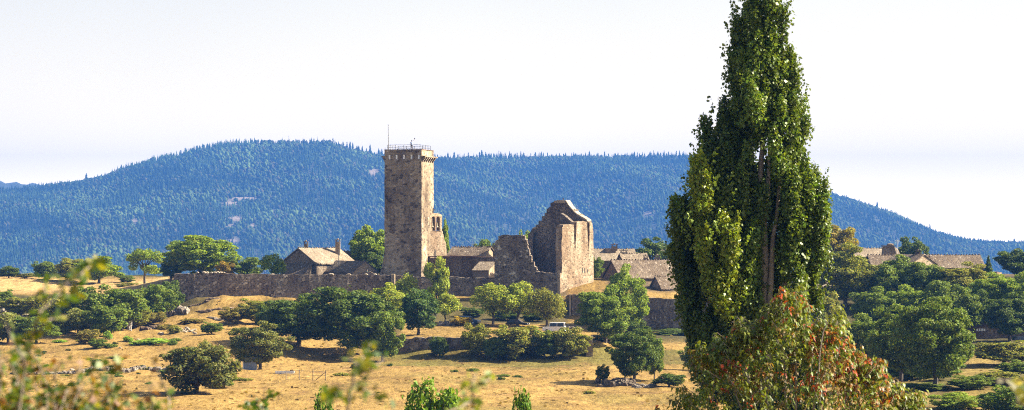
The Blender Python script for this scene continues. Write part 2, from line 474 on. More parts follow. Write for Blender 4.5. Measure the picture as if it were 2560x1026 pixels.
# ------------------------------------------------------------------ mountain
RIDGE = [(-900, 520), (-300, 500), (0, 482), (60, 478), (110, 472), (150, 466), (210, 458), (270, 445), (300, 430), (350, 415), (400, 400), (450, 390), (500, 374), (560, 364),
         (620, 360), (700, 360), (760, 362), (820, 360), (860, 374), (900, 386), (960, 394), (1080, 402), (1150, 400), (1250, 396), (1350, 400), (1450, 399),
         (1550, 397), (1650, 394), (1730, 396), (1800, 403), (1900, 420), (2000, 452), (2065, 490), (2100, 500), (2200, 536), (2300, 582), (2400, 608), (2450, 614), (2560, 618), (2900, 640), (3500, 690)]
rp = np.array(RIDGE, float)
def ridge(px):
    """distance and height of the crest above a photo column"""
    D = 6300 + 800 * smooth(700, 1500, px)
    return D, (HY - np.interp(px, rp[:, 0], rp[:, 1])) / F * D
mpx = np.arange(-900, 3501, 9.0); mt = np.concatenate([np.linspace(0, 1, 90), np.linspace(1.02, 1.5, 14)])
def hill(px, t):
    D1, z1 = ridge(px)
    D0 = 4500.0
    D = D0 + (D1 - D0) * t
    x = (px - CX) / F * D1 * (0.86 + 0.14 * np.minimum(t, 1.0))
    s = np.minimum(t, 1.0)
    prof = s * 0.55 + 0.45 * smooth(0, 1, s)
    z = -140 + (z1 + 140) * prof
    spur = (np.sin(x / 160 + 1.9 * np.sin(x / 430) + D / 560) * 22 + np.sin(x / 66 + D / 220 + 1.2 * np.sin(D / 300)) * 7)
    z = z + spur * np.sin(np.pi * s) ** 0.8
    z = z - np.maximum(t - 1, 0) * 520 - 12 * smooth(1, 1.03, t)
    return x, D, z
MP, MT = np.meshgrid(mpx, mt)
hx, hy, hz = hill(MP.ravel(), MT.ravel())
mn, mm = len(mpx), len(mt)
idx = np.arange(mn * mm).reshape(mm, mn)
faces = np.stack([idx[:-1, :-1], idx[:-1, 1:], idx[1:, 1:], idx[1:, :-1]], -1).reshape(-1, 4)
m = plain('mountain_soil', (0.05, 0.055, 0.028), 0.95)
CLEAR = [(615, 496, 48, 4), (577, 508, 18, 4), (590, 546, 26, 5), (575, 566, 14, 4), (630, 565, 8, 5), (372, 524, 6, 6), (335, 552, 16, 4), (935, 430, 16, 8), (1620, 535, 14, 5), (580, 602, 18, 5)]
hpx = CX + hx / hy * F; hpy = HY - hz / hy * F
bare = np.zeros(len(hx))
for a, b_, c_, d_ in CLEAR:
    bare = np.maximum(bare, np.exp(-(((hpx - a) / c_) ** 2 + ((hpy - b_) / (d_ + 2)) ** 2) ** 2))
hc = np.array([0.04, 0.045, 0.02])[None] * (1 - bare[:, None]) + np.array([0.24, 0.18, 0.13])[None] * bare[:, None]
m, t, b = newmat('mountain_soil')
at = N(t, 'ShaderNodeAttribute', attribute_name='tint'); t.links.new(at.outputs['Color'], b.inputs['Base Color']); b.inputs['Roughness'].default_value = 1.0
me = npmesh('mountain', np.stack([hx, hy, hz], 1), faces, m, hc)
tag(obj('mountain', me), 'long forested mountain behind the village', None, None, 'structure')
# farther range at the edge of the view
fpx = np.linspace(-900, 700, 120); ft = np.linspace(0, 1.3, 24)
FP, FT = np.meshgrid(fpx, ft); FP, FT = FP.ravel(), FT.ravel()
fy = 7600 + 900 * np.minimum(FT, 1.15)
fcrest = (HY - np.interp(FP, [-900, -200, 0, 60, 110, 200, 700], [470, 452, 455, 457, 461, 468, 520])) / F * 8500
fz = -60 + (fcrest + 60) * np.where(FT < 1, smooth(0, 1, FT), 1 - (FT - 1)) + 5 * np.sin(FP / 7.1 + FT * 9) * np.minimum(FT, 1) + 3 * np.sin(FP / 2.3)
faces = np.arange(120 * 24).reshape(24, 120)
faces = np.stack([faces[:-1, :-1], faces[:-1, 1:], faces[1:, 1:], faces[1:, :-1]], -1).reshape(-1, 4)
me = npmesh('distant_hills', np.stack([(FP - CX) / F * fy, fy, fz], 1), faces, m, np.tile([0.05, 0.06, 0.03], (len(FP), 1)))
tag(obj('distant_hills', me), 'farther wooded range beyond the mountain', None, None, 'structure')

# forest on the mountain: nobody could count it
cone_v, cone_f = [], []
for z0, z1, r in ((0.05, 0.60, 0.26), (0.34, 0.84, 0.18), (0.60, 1.0, 0.11)):
    k = len(cone_v)
    cone_v += [(r * math.cos(a + z0 * 5), r * math.sin(a + z0 * 5), z0 + 0.03 * math.cos(3 * a)) for a in [2 * math.pi * i / 5 for i in range(5)]] + [(0, 0, z1)]
    cone_f += [(k + i, k + (i + 1) % 5, k + 5) for i in range(5)]
cone_v = np.array(cone_v); cone_f = np.array(cone_f)
bm = bmesh.new(); bmesh.ops.create_icosphere(bm, subdivisions=1, radius=1); bm.verts.ensure_lookup_table()
ico_v = np.array([v.co[:] for v in bm.verts]); ico_f = np.array([[v.index for v in f.verts] for f in bm.faces]); bm.free()
def scatter(n, seed):
    g = np.random.default_rng(seed)
    px = g.uniform(-260, 2820, n); t_ = g.uniform(0.10, 1.005, n)
    x, D, z = hill(px, t_)
    sx = CX + x / D * F; sy = HY - z / D * F
    keep = np.ones(n, bool)
    for a, b_, c_, d_ in CLEAR:
        keep &= ((sx - a) / c_) ** 2 + ((sy - 4 - b_) / (d_ + 3)) ** 2 > g.uniform(0.6, 1.2, n)
    return x[keep], D[keep], z[keep]
fx, fy, fz = scatter(72000, 5)
g = np.random.default_rng(9)
mixn = waves(fx, fy, 420, 5, 31)
patch = 1 + .28 * np.clip(waves(fx, fy, 620, 5, 33), -1.6, 1.8)
isc = (mixn + g.normal(0, 1.0, len(fx))) > -0.1
VV, FF, CC = [], [], []
k = 0
def stamp(bv, bf, x, y, z, w, h, col, jit):
    global k
    n = len(x); m_ = len(bv)
    a = g.uniform(0, 6.28, n); ca, sa = np.cos(a)[:, None], np.sin(a)[:, None]
    j = 1 + g.uniform(-jit, jit, (n, m_))
    V = np.stack([(bv[None, :, 0] * ca - bv[None, :, 1] * sa) * w[:, None] * j + x[:, None], (bv[None, :, 0] * sa + bv[None, :, 1] * ca) * w[:, None] * j + y[:, None],
                  bv[None, :, 2] * h[:, None] * j + z[:, None]], -1).reshape(-1, 3)
    VV.append(V); FF.append((bf[None] + (np.arange(n) * m_)[:, None, None]).reshape(-1, 3) + k); CC.append(np.repeat(col, m_, 0)); k += n * m_
c_ = isc; n = c_.sum(); h = g.uniform(9, 20, n)
stamp(cone_v, cone_f, fx[c_], fy[c_], fz[c_] - 0.5, h * g.uniform(0.45, 0.85, n), h, np.array([0.029, 0.050, 0.017]) * (g.uniform(0.72, 1.35, (n, 1)) * patch[c_][:, None]), 0.14)
c_ = ~isc; n = c_.sum(); h = g.uniform(6, 13, n)
colr = np.array([0.058, 0.086, 0.024]) * g.uniform(0.65, 1.4, (n, 1)) * patch[c_][:, None]; warm = g.random(n) < 0.18
colr[warm] = np.array([0.075, 0.07, 0.035]) * g.uniform(0.7, 1.3, (warm.sum(), 1))
stamp(ico_v, ico_f, fx[c_], fy[c_], fz[c_] + h * 0.45, h * g.uniform(0.32, 0.5, n), h * 0.55, colr, 0.3)
me = npmesh('forest', np.concatenate(VV), np.concatenate(FF), M['forest'], np.concatenate(CC), 3)
fo = tag(obj('forest', me), 'dense blue hazed forest of conifers and broadleaf trees on the mountain', None, None, 'stuff')

# conifers one can tell apart against the sky
def conifer_mesh(seed, thin):
    r = random.Random(seed); V, Fc = [], []
    lv = 7
    for i in range(lv):
        z0 = 0.08 + 0.9 * i / lv; rad = (0.23 if not thin else 0.15) * (1 - i / lv) ** 0.8 + 0.025
        k_ = len(V); s = 7
        for q in range(s):
            a = 2 * math.pi * q / s + i
            rr = rad * r.uniform(0.6, 1.25)
            V.append((rr * math.cos(a), rr * math.sin(a), z0 - 0.03 + r.uniform(-0.02, 0.02)))
        V.append((r.uniform(-.01, .01), r.uniform(-.01, .01), min(1.0, z0 + 0.26)))
        Fc += [(k_ + q, k_ + (q + 1) % s, k_ + s) for q in range(s)]
    k_ = len(V)
    V += [(0.02 * math.cos(a), 0.02 * math.sin(a), 0) for a in (0, 2.1, 4.2)] + [(0, 0, 0.4)]
    Fc += [(k_, k_ + 1, k_ + 3), (k_ + 1, k_ + 2, k_ + 3), (k_ + 2, k_, k_ + 3)]
    return npmesh('skyline_conifer', np.array(V), np.array(Fc), M['forest'], np.tile([0.03, 0.045, 0.022], (len(V), 1)), 3)
CON = [conifer_mesh(s, s % 2) for s in range(6)]
rs = random.Random(4)
px = 118.0
while px < 2560:
    dense = 1.0 if px < 820 else (0.62 if px < 1760 or px > 2060 else 6)
    if not (1745 < px < 2060):
        D, z = ridge(np.array([px])); xx, yy, zz = hill(np.array([px]), np.array([rs.uniform(0.985, 1.0)]))
        o = bpy.data.objects.new('skyline_conifer', rs.choice(CON))
        COL.objects.link(o)
        hh = rs.uniform(9, 19) if px < 820 else rs.uniform(12, 27)
        if rs.random() < 0.12: hh *= 1.35
        ww = hh * rs.uniform(0.7, 1.0)
        o.location = (xx[0], yy[0], zz[0] - 1); o.scale = (ww, ww, hh); o.rotation_euler.z = rs.uniform(0, 6)
        tag(o, 'small dark conifer standing up along the crest of the blue mountain', 'conifer', 'conifers along the mountain crest')
    px += rs.uniform(7, 19) * dense
# two lone ones
for px, hh, lab in ((216, 26, 'lone broad conifer standing apart low on the sloping mountain crest'), (303, 20, 'solitary thin conifer on the crest above a clump of round trees')):
    xx, yy, zz = hill(np.array([float(px)]), np.array([1.0]))
    o = bpy.data.objects.new('skyline_conifer', CON[0]); COL.objects.link(o)
    o.location = (xx[0], yy[0], zz[0] - 1); o.scale = (hh, hh, hh); tag(o, lab, 'conifer')
xx, yy, zz = hill(np.array([722.0]), np.array([1.0]))
mb = MB(); b0 = Vector((xx[0], yy[0], zz[0])); mb.tube([b0, b0 + Vector((0, 0, 22))], [0.5, 0.3], 5); mb.box(b0.x - 0.8, b0.x + 0.8, b0.y - 0.2, b0.y + 0.2, b0.z + 19, b0.z + 19.5)
tag(mb.build('radio_mast', M['iron'], loc=b0), 'thin mast rising from trees on the mountain summit', 'mast')

# air: one closed box of even haze
mb = MB(); mb.box(-4700, 4700, -3800, 9000, -165, 315)
m, t, b = newmat('haze_air')
t.nodes.remove(b)
pv = N(t, 'ShaderNodeVolumePrincipled')
pv.inputs['Color'].default_value = (0.047, 0.156, 0.465, 1)
pv.inputs['Density'].default_value = HAZE = 0.000145
pv.inputs['Anisotropy'].default_value = 0.0
t.links.new(pv.outputs[0], t.nodes['Material Output'].inputs['Volume'])
tag(mb.build('haze', m), 'thin blue haze filling the valley air', None, None, 'stuff')
# ------------------------------------------------------------------ masonry helpers
def onplane(px, py, O, d):
    """photo point carried onto the vertical plane through O (x, y) along 2-d direction d -> (u, z)"""
    rx, rz = (px - CX) / F, (HY - py) / F
    nx_, ny_ = -d[1], d[0]
    s = (nx_ * O[0] + ny_ * O[1]) / (nx_ * rx + ny_)
    return ((rx * s - O[0]) * d[0] + (s - O[1]) * d[1], rz * s)

def rough_poly(pts, step=0.7, j=0.09, seed=1, skip=(), steps=False):
    r = random.Random(seed); out = []
    n = len(pts)
    def tread(a, b, k):                  # stepped courses along a sloping broken edge
        q = [a]
        for i in range(1, k + 1):
            f = i / k + (r.uniform(-.25, .25) / k if i < k else 0)
            p = (a[0] + (b[0] - a[0]) * f, a[1] + (b[1] - a[1]) * f)
            q.append((p[0], q[-1][1]) if (i % 2) else (q[-1][0], p[1])); q.append(p)
        return q[:-1]
    for i in range(n):
        a, b = pts[i], pts[(i + 1) % n]
        out.append(a)
        L = math.hypot(b[0] - a[0], b[1] - a[1])
        if i in skip: continue
        if steps and L > .8 and abs(b[0] - a[0]) > .35 and abs(b[1] - a[1]) > .35:
            out += tread(a, b, max(2, int(L / .62)))[1:]; continue
        k = int(L / step)
        for q in range(1, k):
            f = q / k
            out.append((a[0] + (b[0] - a[0]) * f + r.uniform(-j, j), a[1] + (b[1] - a[1]) * f + r.uniform(-j, j)))
    return out

def slab(mb, O, d, poly, thick):
    """polygon (u, z) standing on a plane, extruded away from the viewer side by thick along the plane's back normal"""
    nb = (-d[1], d[0])
    mb.prism([(O[0] + d[0] * u, O[1] + d[1] * u, z) for u, z in poly], (nb[0] * thick, nb[1] * thick, 0))

def run_wall(path, thick, seed=0, j=0.10, step=0.55, base=0.8):
    """free-standing wall along [(px, D, top py)], base sunk in the ground"""
    r = random.Random(seed); mb = MB()
    pts = []
    for (p0, D0, t0), (p1, D1, t1) in zip(path[:-1], path[1:]):
        A = Vector((X(p0, D0), D0, Z(t0, D0))); B = Vector((X(p1, D1), D1, Z(t1, D1)))
        n = max(1, int((B - A).xy.length / step))
        for i in range(n): pts.append(A.lerp(B, i / n))
    pts.append(Vector((X(path[-1][0], path[-1][1]), path[-1][1], Z(path[-1][2], path[-1][1]))))
    zb = gz([p.x for p in pts], [p.y for p in pts])
    V, Fc = [], []
    hj = 0
    for i, p in enumerate(pts):
        a = pts[max(0, i - 1)]; b = pts[min(len(pts) - 1, i + 1)]
        d = (b - a).xy.normalized(); nb = Vector((-d.y, d.x)) * thick
        if r.random() < 0.5: hj = r.uniform(-j, j)
        z = p.z + hj
        fj = r.uniform(-.04, .04)
        V += [(p.x - nb.x * fj, p.y - nb.y * fj, zb[i] - base), (p.x - nb.x * fj, p.y - nb.y * fj, z), (p.x + nb.x, p.y + nb.y, z + r.uniform(-j, j) * .6), (p.x + nb.x, p.y + nb.y, zb[i] - base)]
        if i:
            k0, k1 = 4 * (i - 1), 4 * i
            for q in range(4):
                Fc.append((k0 + q, k1 + q, k1 + (q + 1) % 4, k0 + (q + 1) % 4))
    Fc += [(0, 1, 2, 3), tuple(4 * (len(pts) - 1) + q for q in (3, 2, 1, 0))]
    mb.add(V, Fc)
    return mb, Vector((pts[0].x, pts[0].y, zb[0]))

def coping(path, thick, seed, pxs):
    """loose pale cap stones on a wall top"""
    r = random.Random(seed); mb = MB()
    for p0, D, py in pxs:
        z = Z(py, D)
        mb.ico((X(p0, D), D + thick * r.uniform(.2, .8), z), (r.uniform(.3, .55), r.uniform(.25, .4), r.uniform(.14, .24)), 0.25, 1, r.random())
    return mb

# ------------------------------------------------------------------ rampart
path = [(435, 455, 684), (470, 455, 684), (700, 457, 686), (985, 460, 689)]
mb, b0 = run_wall(path, 1.5, 1, .06)
t_ = thing('rampart_wall', 'long weathered grey stone rampart, highest along the dry grass mound beside its dark corner', 'wall', b0)
mb.build('masonry', M['wall'], t_)
r = random.Random(3)
mb = coping(path, 1.5, 5, [(r.uniform(492, 560), 455.3, 683 - r.uniform(0, 1.5)) for i in range(14)] + [(r.uniform(440, 980), 457.5, 686.6) for i in range(7)])
mb.build('cap_stones', M['cap'], t_)
mb = MB(); mb.box(X(977.5, 459.4), X(986.5, 459.4), 459.2, 461.9, -17, Z(686, 459)); mb.build('corner_pier', M['pale'], t_)
mb, b0 = run_wall([(987, 463.4, 690), (1100, 464, 693), (1238, 464.5, 695)], 1.3, 2)
t_ = thing('rampart_wall', 'middle stretch of stone rampart below the tower and the brown courtyard wall', 'wall', b0)
mb.build('masonry', M['wall'], t_)
# ragged curtain wall beside the ruined keep
O = (X(1237, 462), 462.0); d = Vector((0.995, -0.1)).normalized()
q = [onplane(a, b_, O, d) for a, b_ in ((1236, 772), (1236, 640), (1237, 612), (1241, 600), (1249, 590), (1262, 587), (1290, 588), (1308, 590), (1316, 600), (1320, 622), (1326, 640), (1331, 655), (1338, 668), (1346, 680), (1372, 682), (1396, 684), (1395, 772))]
mb = MB(); slab(mb, O, d, rough_poly(q, 0.5, 0.12, 4, (0, 16), True), 1.7)
t_ = thing('curtain_wall', 'ragged grey curtain wall with a tall square stump sloping down to a notch', 'wall', (O[0], O[1], q[0][1]))
mb.build('masonry', M['wall'], t_)
mb = MB()
for a, b_ in ((1308, 590), (1316, 600), (1319, 612), (1320, 622), (1324, 634), (1326, 640), (1329, 650), (1333, 659), (1338, 668), (1342, 675), (1346, 680)):
    u, z = onplane(a, b_, O, d); mb.ico((O[0] + d.x * u, O[1] + d.y * u + .35, z), (.24, .3, .2), .25, 1, a)
mb.build('cap_stones', M['cap'], t_)
e = Vector((O[0], O[1])) + d * q[-1][0]
mb = MB()
for i in range(14):
    z0 = -14.6 + i * 0.62; w_ = random.Random(i).uniform(-.12, .12)
    mb.box(e.x - .1, e.x + .42 + w_, e.y - .15, e.y + 1.25, z0, z0 + 0.6)
mb.build('end_quoins', M['pale'], t_)

mb, b0 = run_wall([(1397, 468, 742), (1428, 461, 738), (1429, 453.5, 737), (1480, 452.5, 738), (1520, 452, 741), (1600, 451.5, 745), (1660, 451.5, 747), (1745, 451.5, 748), (1850, 452, 750)], 1.2, 6)
t_ = thing('rampart_wall', 'lower purple brown rampart topped with dry grass beyond the round green trees', 'wall', b0)
mb.build('masonry', M['wall'], t_)
mb = MB(); mb.box(X(1423, 454), X(1427.5, 454), 453.0, 455, -20, Z(736, 454)); mb.build('corner_pier', M['pale'], t_)

mb, b0 = run_wall([(985, 391, 846), (1100, 391, 844), (1240, 391, 846), (1380, 391, 842), (1464, 391, 838)], 0.9, 8, 0.14)
t_ = thing('terrace_wall', 'low dark dry stone terrace wall at the edge of the meadow', 'wall', b0)
mb.build('masonry', M['wall'], t_)
mb = MB(); r = random.Random(2)
for i in range(9):
    z0 = -19.4 + i * 0.43
    mb.box(X(1465, 390) + r.uniform(-.05, .05), X(1482, 390) + r.uniform(-.08, .08), 389.3 + r.uniform(-.05, .05), 390.9, z0, z0 + .425)
mb.build('end_pillar', M['ruin'], t_)

# ------------------------------------------------------------------ tower
a = Vector((-math.cos(R(16)), math.sin(R(16)))); b_ = Vector((math.sin(R(16)), math.cos(R(16))))
NC = Vector((X(1054, 478), 478.0)); S = 7.75
tz = lambda py: Z(py, 479)
def tp(u, v, z): return (NC.x + a.x * u + b_.x * v, NC.y + a.y * u + b_.y * v, z)
def tbox(mb, u0, u1, v0, v1, z0, z1):
    mb.box8([tp(u0, v0, z0), tp(u0, v1, z0), tp(u1, v1, z0), tp(u1, v0, z0), tp(u0, v0, z1), tp(u0, v1, z1), tp(u1, v1, z1), tp(u1, v0, z1)])
tower = thing('stone_tower', 'tall square medieval stone tower with corbelled ledge and railing on top', 'tower', (NC.x, NC.y, -9))
mb = MB(); r = random.Random(5)
zs = np.linspace(-9.5, tz(399), 44); rows = []
for z in zs:
    fl = max(0, (-2.0 - z)) ** 1.6 * 0.075
    rowp = []
    cs = [(0, -0.0 - fl * .25), (S + fl, -fl * .25), (S + fl, S), (0, S)]
    for (u0, v0), (u1, v1) in zip(cs, cs[1:] + cs[:1]):
        for q in range(10):
            f = q / 10; jj = 0.035
            rowp.append(tp(u0 + (u1 - u0) * f + r.uniform(-jj, jj), v0 + (v1 - v0) * f + r.uniform(-jj, jj), z))
    rows.append(rowp)
V = [p for rw in rows for p in rw]; n = 40
Fc = [(i * n + q, i * n + (q + 1) % n, (i + 1) * n + (q + 1) % n, (i + 1) * n + q) for i in range(len(rows) - 1) for q in range(n)]
Fc.append(tuple((len(rows) - 1) * n + q for q in range(n)))
mb.add(V, Fc)
mb.build('shaft', M['tower'], tower)
mb = MB(); T = 1.15; z0, zs0, zs1, z1 = tz(399), tz(398.4), tz(387.5), tz(375.2)
slots = [0.62, 2.12, 3.68, 5.22, 6.72]
cuts = [0.0]
for s_ in slots: cuts += [s_ - .19, s_ + .19]
cuts.append(S)
for q in range(0, len(cuts), 2): tbox(mb, cuts[q], cuts[q + 1], 0, T, z0, zs1)
tbox(mb, 0, S, 0, T, zs1, z1)
tbox(mb, 0, .9, T, S, z0, z1); tbox(mb, S - .9, S, T, S, z0, z1); tbox(mb, .9, S - .9, S - .9, S, z0, z1 - .25)
mb.build('parapet', M['tower'], tower)
mb = MB()
for s_ in slots:                         # pale plugs added so the slots read bright; brightness is put in the colour
    tbox(mb, s_ - .185, s_ + .185, .06, T - .02, zs0 + .01, zs1 - .01)
mb.build('bright_slot_plug', plain('bright_plug_white', (.78, .76, .72), .9), tower)
mb = MB(); tbox(mb, -.07, S + .07, -.07, T, z1, z1 + .12); tbox(mb, -.07, .95, T, S + .05, z1, z1 + .12); tbox(mb, S - .95, S + .07, T, S + .05, z1, z1 + .12)
mb.build('coping', stone('lichened_coping', (.12, .06, .03), (.22, .11, .05), (.35, .2, .1), su=3, sv=3), tower)
mb = MB(); tbox(mb, -.75, 0, -.1, S + .35, tz(393), tz(390)); tbox(mb, S, S + .6, -.1, S + .35, tz(393), tz(390))
mb.build('ledge', M['tower'], tower)
for k in range(6):
    v0 = 0.25 + k * 1.32
    mb = MB()
    for (u0, y0, y1) in ((-.62, 393, 396.6), (-.40, 396.6, 400.2), (-.2, 400.2, 404)):
        tbox(mb, u0, 0, v0, v0 + .5, tz(y1), tz(y0))
    mb.build('corbel', M['tower'], tower)
    mb = MB()
    for (u0, y0, y1) in ((.5, 393, 396.6), (.34, 396.6, 400.2), (.17, 400.2, 404)):
        tbox(mb, S, S + u0, v0, v0 + .5, tz(y1), tz(y0))
    mb.build('corbel', M['tower'], tower)
zr = z1 + .12
mb = MB(); rr = 0.035
ring = [(S - .45, .45), (.45, .45), (.45, S - .5), (S - .45, S - .5), (S - .45, .45)]
for hh in (.45, .9):
    for p, q in zip(ring[:-1], ring[1:]): mb.tube([tp(p[0], p[1], zr + hh), tp(q[0], q[1], zr + hh)], rr, 4)
rail = mb.build('railing', M['iron'], tower)
for p, q in zip(ring[:-1], ring[1:]):
    for k in range(4):
        f = k / 4; u, v = p[0] + (q[0] - p[0]) * f, p[1] + (q[1] - p[1]) * f
        mb = MB(); mb.tube([tp(u, v, zr), tp(u, v, zr + .92)], .045, 5); WL[rail.name] = WL[tower.name]
        mb.build('railing_post', M['iron'], rail)
mb = MB(); mb.tube([tp(7.15, .7, z1), tp(7.2, .7, tz(312))], [.09, .05], 6); mb.ico(tp(7.2, .7, tz(312)), (.11,) * 3)
mb.build('flagpole', M['iron'], tower)
mb = MB(); mb.tube([tp(S - .1, .1, z1), tp(S - .1, .1, tz(369))], .04, 5); mb.build('lightning_rod', M['iron'], tower)

# ------------------------------------------------------------------ bell gable chapel
ch = thing('chapel_wall', 'sunlit chapel end wall with open bell gable and cross beside the tower', 'chapel', (X(1075, 483.4), 483.4, -9))
O = (X(1075, 483.4), 483.4); d = Vector((.6, .8))
pl = lambda L: [onplane(px_, py_, O, d) for px_, py_ in L]
mb = MB(); slab(mb, O, d, rough_poly(pl([(1064, 700), (1118.5, 700), (1117, 640), (1115, 608), (1111, 600), (1109, 590), (1106, 577.5), (1064, 577.5)]), .6, .05, 3), 1.3)
mb.build('wall', M['ruin'], ch)
# gable with two arched openings: side piers, middle pier, head
mb = MB()
def arch_ring(x0, x1, ytop, ybot, yhead):
    """half of the head above an arch: from springing to the flat top"""
    c = (x0 + x1) / 2; rx_ = (x1 - x0) / 2; ys = ytop + rx_ * 1.1
    arc = [(c - rx_ * math.cos(t_), ys - (ys - ytop) * math.sin(t_)) for t_ in np.linspace(0, math.pi, 9)]
    return arc, ys
slab(mb, O, d, pl([(1076.5, 577), (1079.5, 577), (1079.5, 541), (1076.5, 541)]), .8)
slab(mb, O, d, pl([(1087.5, 577), (1091, 577), (1091, 541), (1087.5, 541)]), .8)
slab(mb, O, d, pl([(1099.5, 577), (1105, 577), (1105, 541), (1099.5, 541)]), .8)
for x0, x1 in ((1079.5, 1087.5), (1091, 1099.5)):
    arc, ys = arch_ring(x0, x1, 541.5, 577, 536)
    half = len(arc) // 2
    slab(mb, O, d, pl([(x0, 541)] + [(p[0], min(p[1], 552)) for p in [(x0, 547)] + arc[1:half + 1]] + [(arc[half][0], 541)]), .8)
    slab(mb, O, d, pl([(arc[half][0], 541)] + [(p[0], min(p[1], 552)) for p in arc[half:-1] + [(x1, 547)]] + [(x1, 541)]), .8)
mb.build('bell_gable', M['ruin'], ch)
mb = MB(); slab(mb, (O[0] - .1, O[1] - .12), d, pl([(1075, 541), (1106.5, 541), (1106.5, 538), (1100, 534.5), (1091, 533.5), (1082, 534.5), (1075, 538)]), 1.05)
mb.build('gable_head', M['pale'], ch)
mb = MB(); slab(mb, (O[0] - .15, O[1] - .2), d, pl([(1075, 580), (1106, 580), (1106, 577.8), (1075, 577.8)]), 1.2); mb.build('string_course', M['court'], ch)
for xm in (1083.5, 1095.3):
    u, z = onplane(xm, 552, O, d); c0 = Vector((O[0] + d.x * u - d.y * .4, O[1] + d.y * u + d.x * .4))
    mb = MB(); prof = [(.06, 0), (.16, -.05), (.22, -.35), (.3, -.75), (.38, -.95)]
    mb.tube([(c0.x, c0.y, z + h_ - .35) for _, h_ in prof], [r_ for r_, _ in prof], 8)
    mb.tube([(c0.x - d.x * .5, c0.y - d.y * .5, z - .3), (c0.x + d.x * .5, c0.y + d.y * .5, z - .3)], .07, 5)
    mb.build('bell', M['bronze'], ch)
u, z = onplane(1087, 534, O, d); c0 = Vector((O[0] + d.x * u - d.y * .4, O[1] + d.y * u + d.x * .4))
mb = MB(); mb.box(c0.x - .09, c0.x + .09, c0.y - .09, c0.y + .09, z - .1, z + 1.15); mb.box(c0.x - .36, c0.x + .36, c0.y - .087, c0.y + .087, z + .62, z + .8)
mb.build('cross', M['rock'], ch)
u, z = onplane(1087.5, 632, O, d)
mb = MB(); slab(mb, (O[0] + d.y * .04, O[1] - d.x * .04), d, [(u - .17, z - 1), (u + .17, z - 1), (u + .17, z + .45), (u, z + .7), (u - .17, z + .45)], .06); mb.build('lancet_window', M['dark'], ch)

# courtyard wall
O = (X(1071, 482), 482.0); d = Vector((.995, -.1)).normalized()
q = [onplane(a_, c_, O, d) for a_, c_ in ((1071, 705), (1240, 705), (1240, 646.5), (1160, 643.5), (1120, 643), (1080, 645), (1071, 645))]
mb = MB(); slab(mb, O, d, rough_poly(q, .6, .05, 8), 1.0)
ct = thing('courtyard_wall', 'dark brown courtyard wall with reddish coping below the church roof', 'wall', (O[0], O[1], q[0][1]))
mb.build('masonry', M['court'], ct)
mb = MB(); slab(mb, (O[0], O[1] - .12), d, [(q[6][0], q[6][1] + .13), (q[2][0], q[2][1] + .13), (q[2][0], q[2][1] + .28), (q[3][0], q[3][1] + .3), (q[4][0], q[4][1] + .32), (q[6][0], q[6][1] + .32)], 1.25)
mb.build('coping', stone('reddish_coping', (.2, .1, .06), (.3, .16, .1), (.42, .26, .17), su=2, sv=2), ct)

# ------------------------------------------------------------------ ruined keep
keep = thing('ruined_keep', 'roofless ruined keep with sunlit cracked outer wall and broken gable', 'ruin', (X(1405, 474), 474, -11))
O = (X(1401, 474), 474.0); d = Vector((.6, .8))
pl = lambda L: [onplane(px_, py_, O, d) for px_, py_ in L]
outer = [(1395, 746), (1421, 748), (1440, 738), (1464, 724), (1484.5, 712), (1484, 620), (1483, 574), (1480.5, 558),
         (1474, 556), (1474.5, 580), (1473, 612), (1472, 648), (1470.5, 612), (1469, 580), (1468, 556),
         (1458, 553), (1442, 556), (1441, 570), (1440, 600), (1438, 632), (1435.5, 605), (1435, 575), (1434, 562),
         (1424, 561), (1412, 563), (1405.5, 568), (1406, 590), (1404, 612), (1405, 640), (1404.5, 683), (1394, 684)]
qo = pl(outer)
mb = MB(); slab(mb, O, d, rough_poly(qo, .5, .08, 9, (), True), 1.5)
mb.build('outer_wall', M['ruin'], keep)
Pend = Vector(O) + d * qo[6][0]          # far corner
d2 = Vector((-.8, .6))                    # rear wall runs back and away
O2 = Pend + Vector((.8, -.6)) * 0.05
pl2 = lambda L: [onplane(px_, py_, O2, d2) for px_, py_ in L]
rear = [(1481, 700), (1481, 560), (1478, 553), (1466, 545), (1452, 537), (1440, 524), (1430, 515), (1426, 505), (1410, 503), (1396, 504),
        (1387, 508), (1383, 518), (1378, 523), (1374, 533), (1366, 541), (1361, 552), (1352, 562), (1346, 571), (1335, 580), (1333, 590), (1334, 640), (1332, 700)]
mb = MB(); q = rough_poly(pl2(rear), .5, .12, 10, (), True)
slab(mb, O2, -d2, [(-u, z) for u, z in q], -1.3)
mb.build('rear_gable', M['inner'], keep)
mb = MB(); qq = pl2([(1425, 509), (1397, 508), (1397, 502.6), (1408, 501), (1425, 501.5)])
slab(mb, O2 + Vector((-.6, -.8)) * .15, -d2, [(-u, z) for u, z in qq], -1.5)
mb.build('cap_slab', M['pale'], keep)
mb = MB(); u, z = onplane(1408, 502, O2, d2); p = O2 + d2 * u
mb.box(p.x - .1, p.x + .1, p.y + .1, p.y + .3, z - .2, z + .55); mb.build('finial', M['rock'], keep)
# sloping pale coping on the gable
mb = MB()
for (x0, y0), (x1, y1) in zip(((1426, 506), (1436, 521), (1446, 531), (1456, 539), (1466, 545)), ((1436, 521), (1446, 531), (1456, 539), (1466, 545), (1479, 553))):
    k0, k1 = pl2([(x0, y0), (x1, y1)])
    jj = random.Random(x0).uniform(-.12, .16)
    slab(mb, O2 + Vector((-.6, -.8)) * (.1 + jj * .5), -d2, [(-k0[0], k0[1] - .1 + jj), (-k1[0], k1[1] - .1 + jj), (-k1[0], k1[1] + .2 + jj), (-k0[0], k0[1] + .26 + jj)], -1.45)
mb.build('gable_coping', M['cap'], keep)
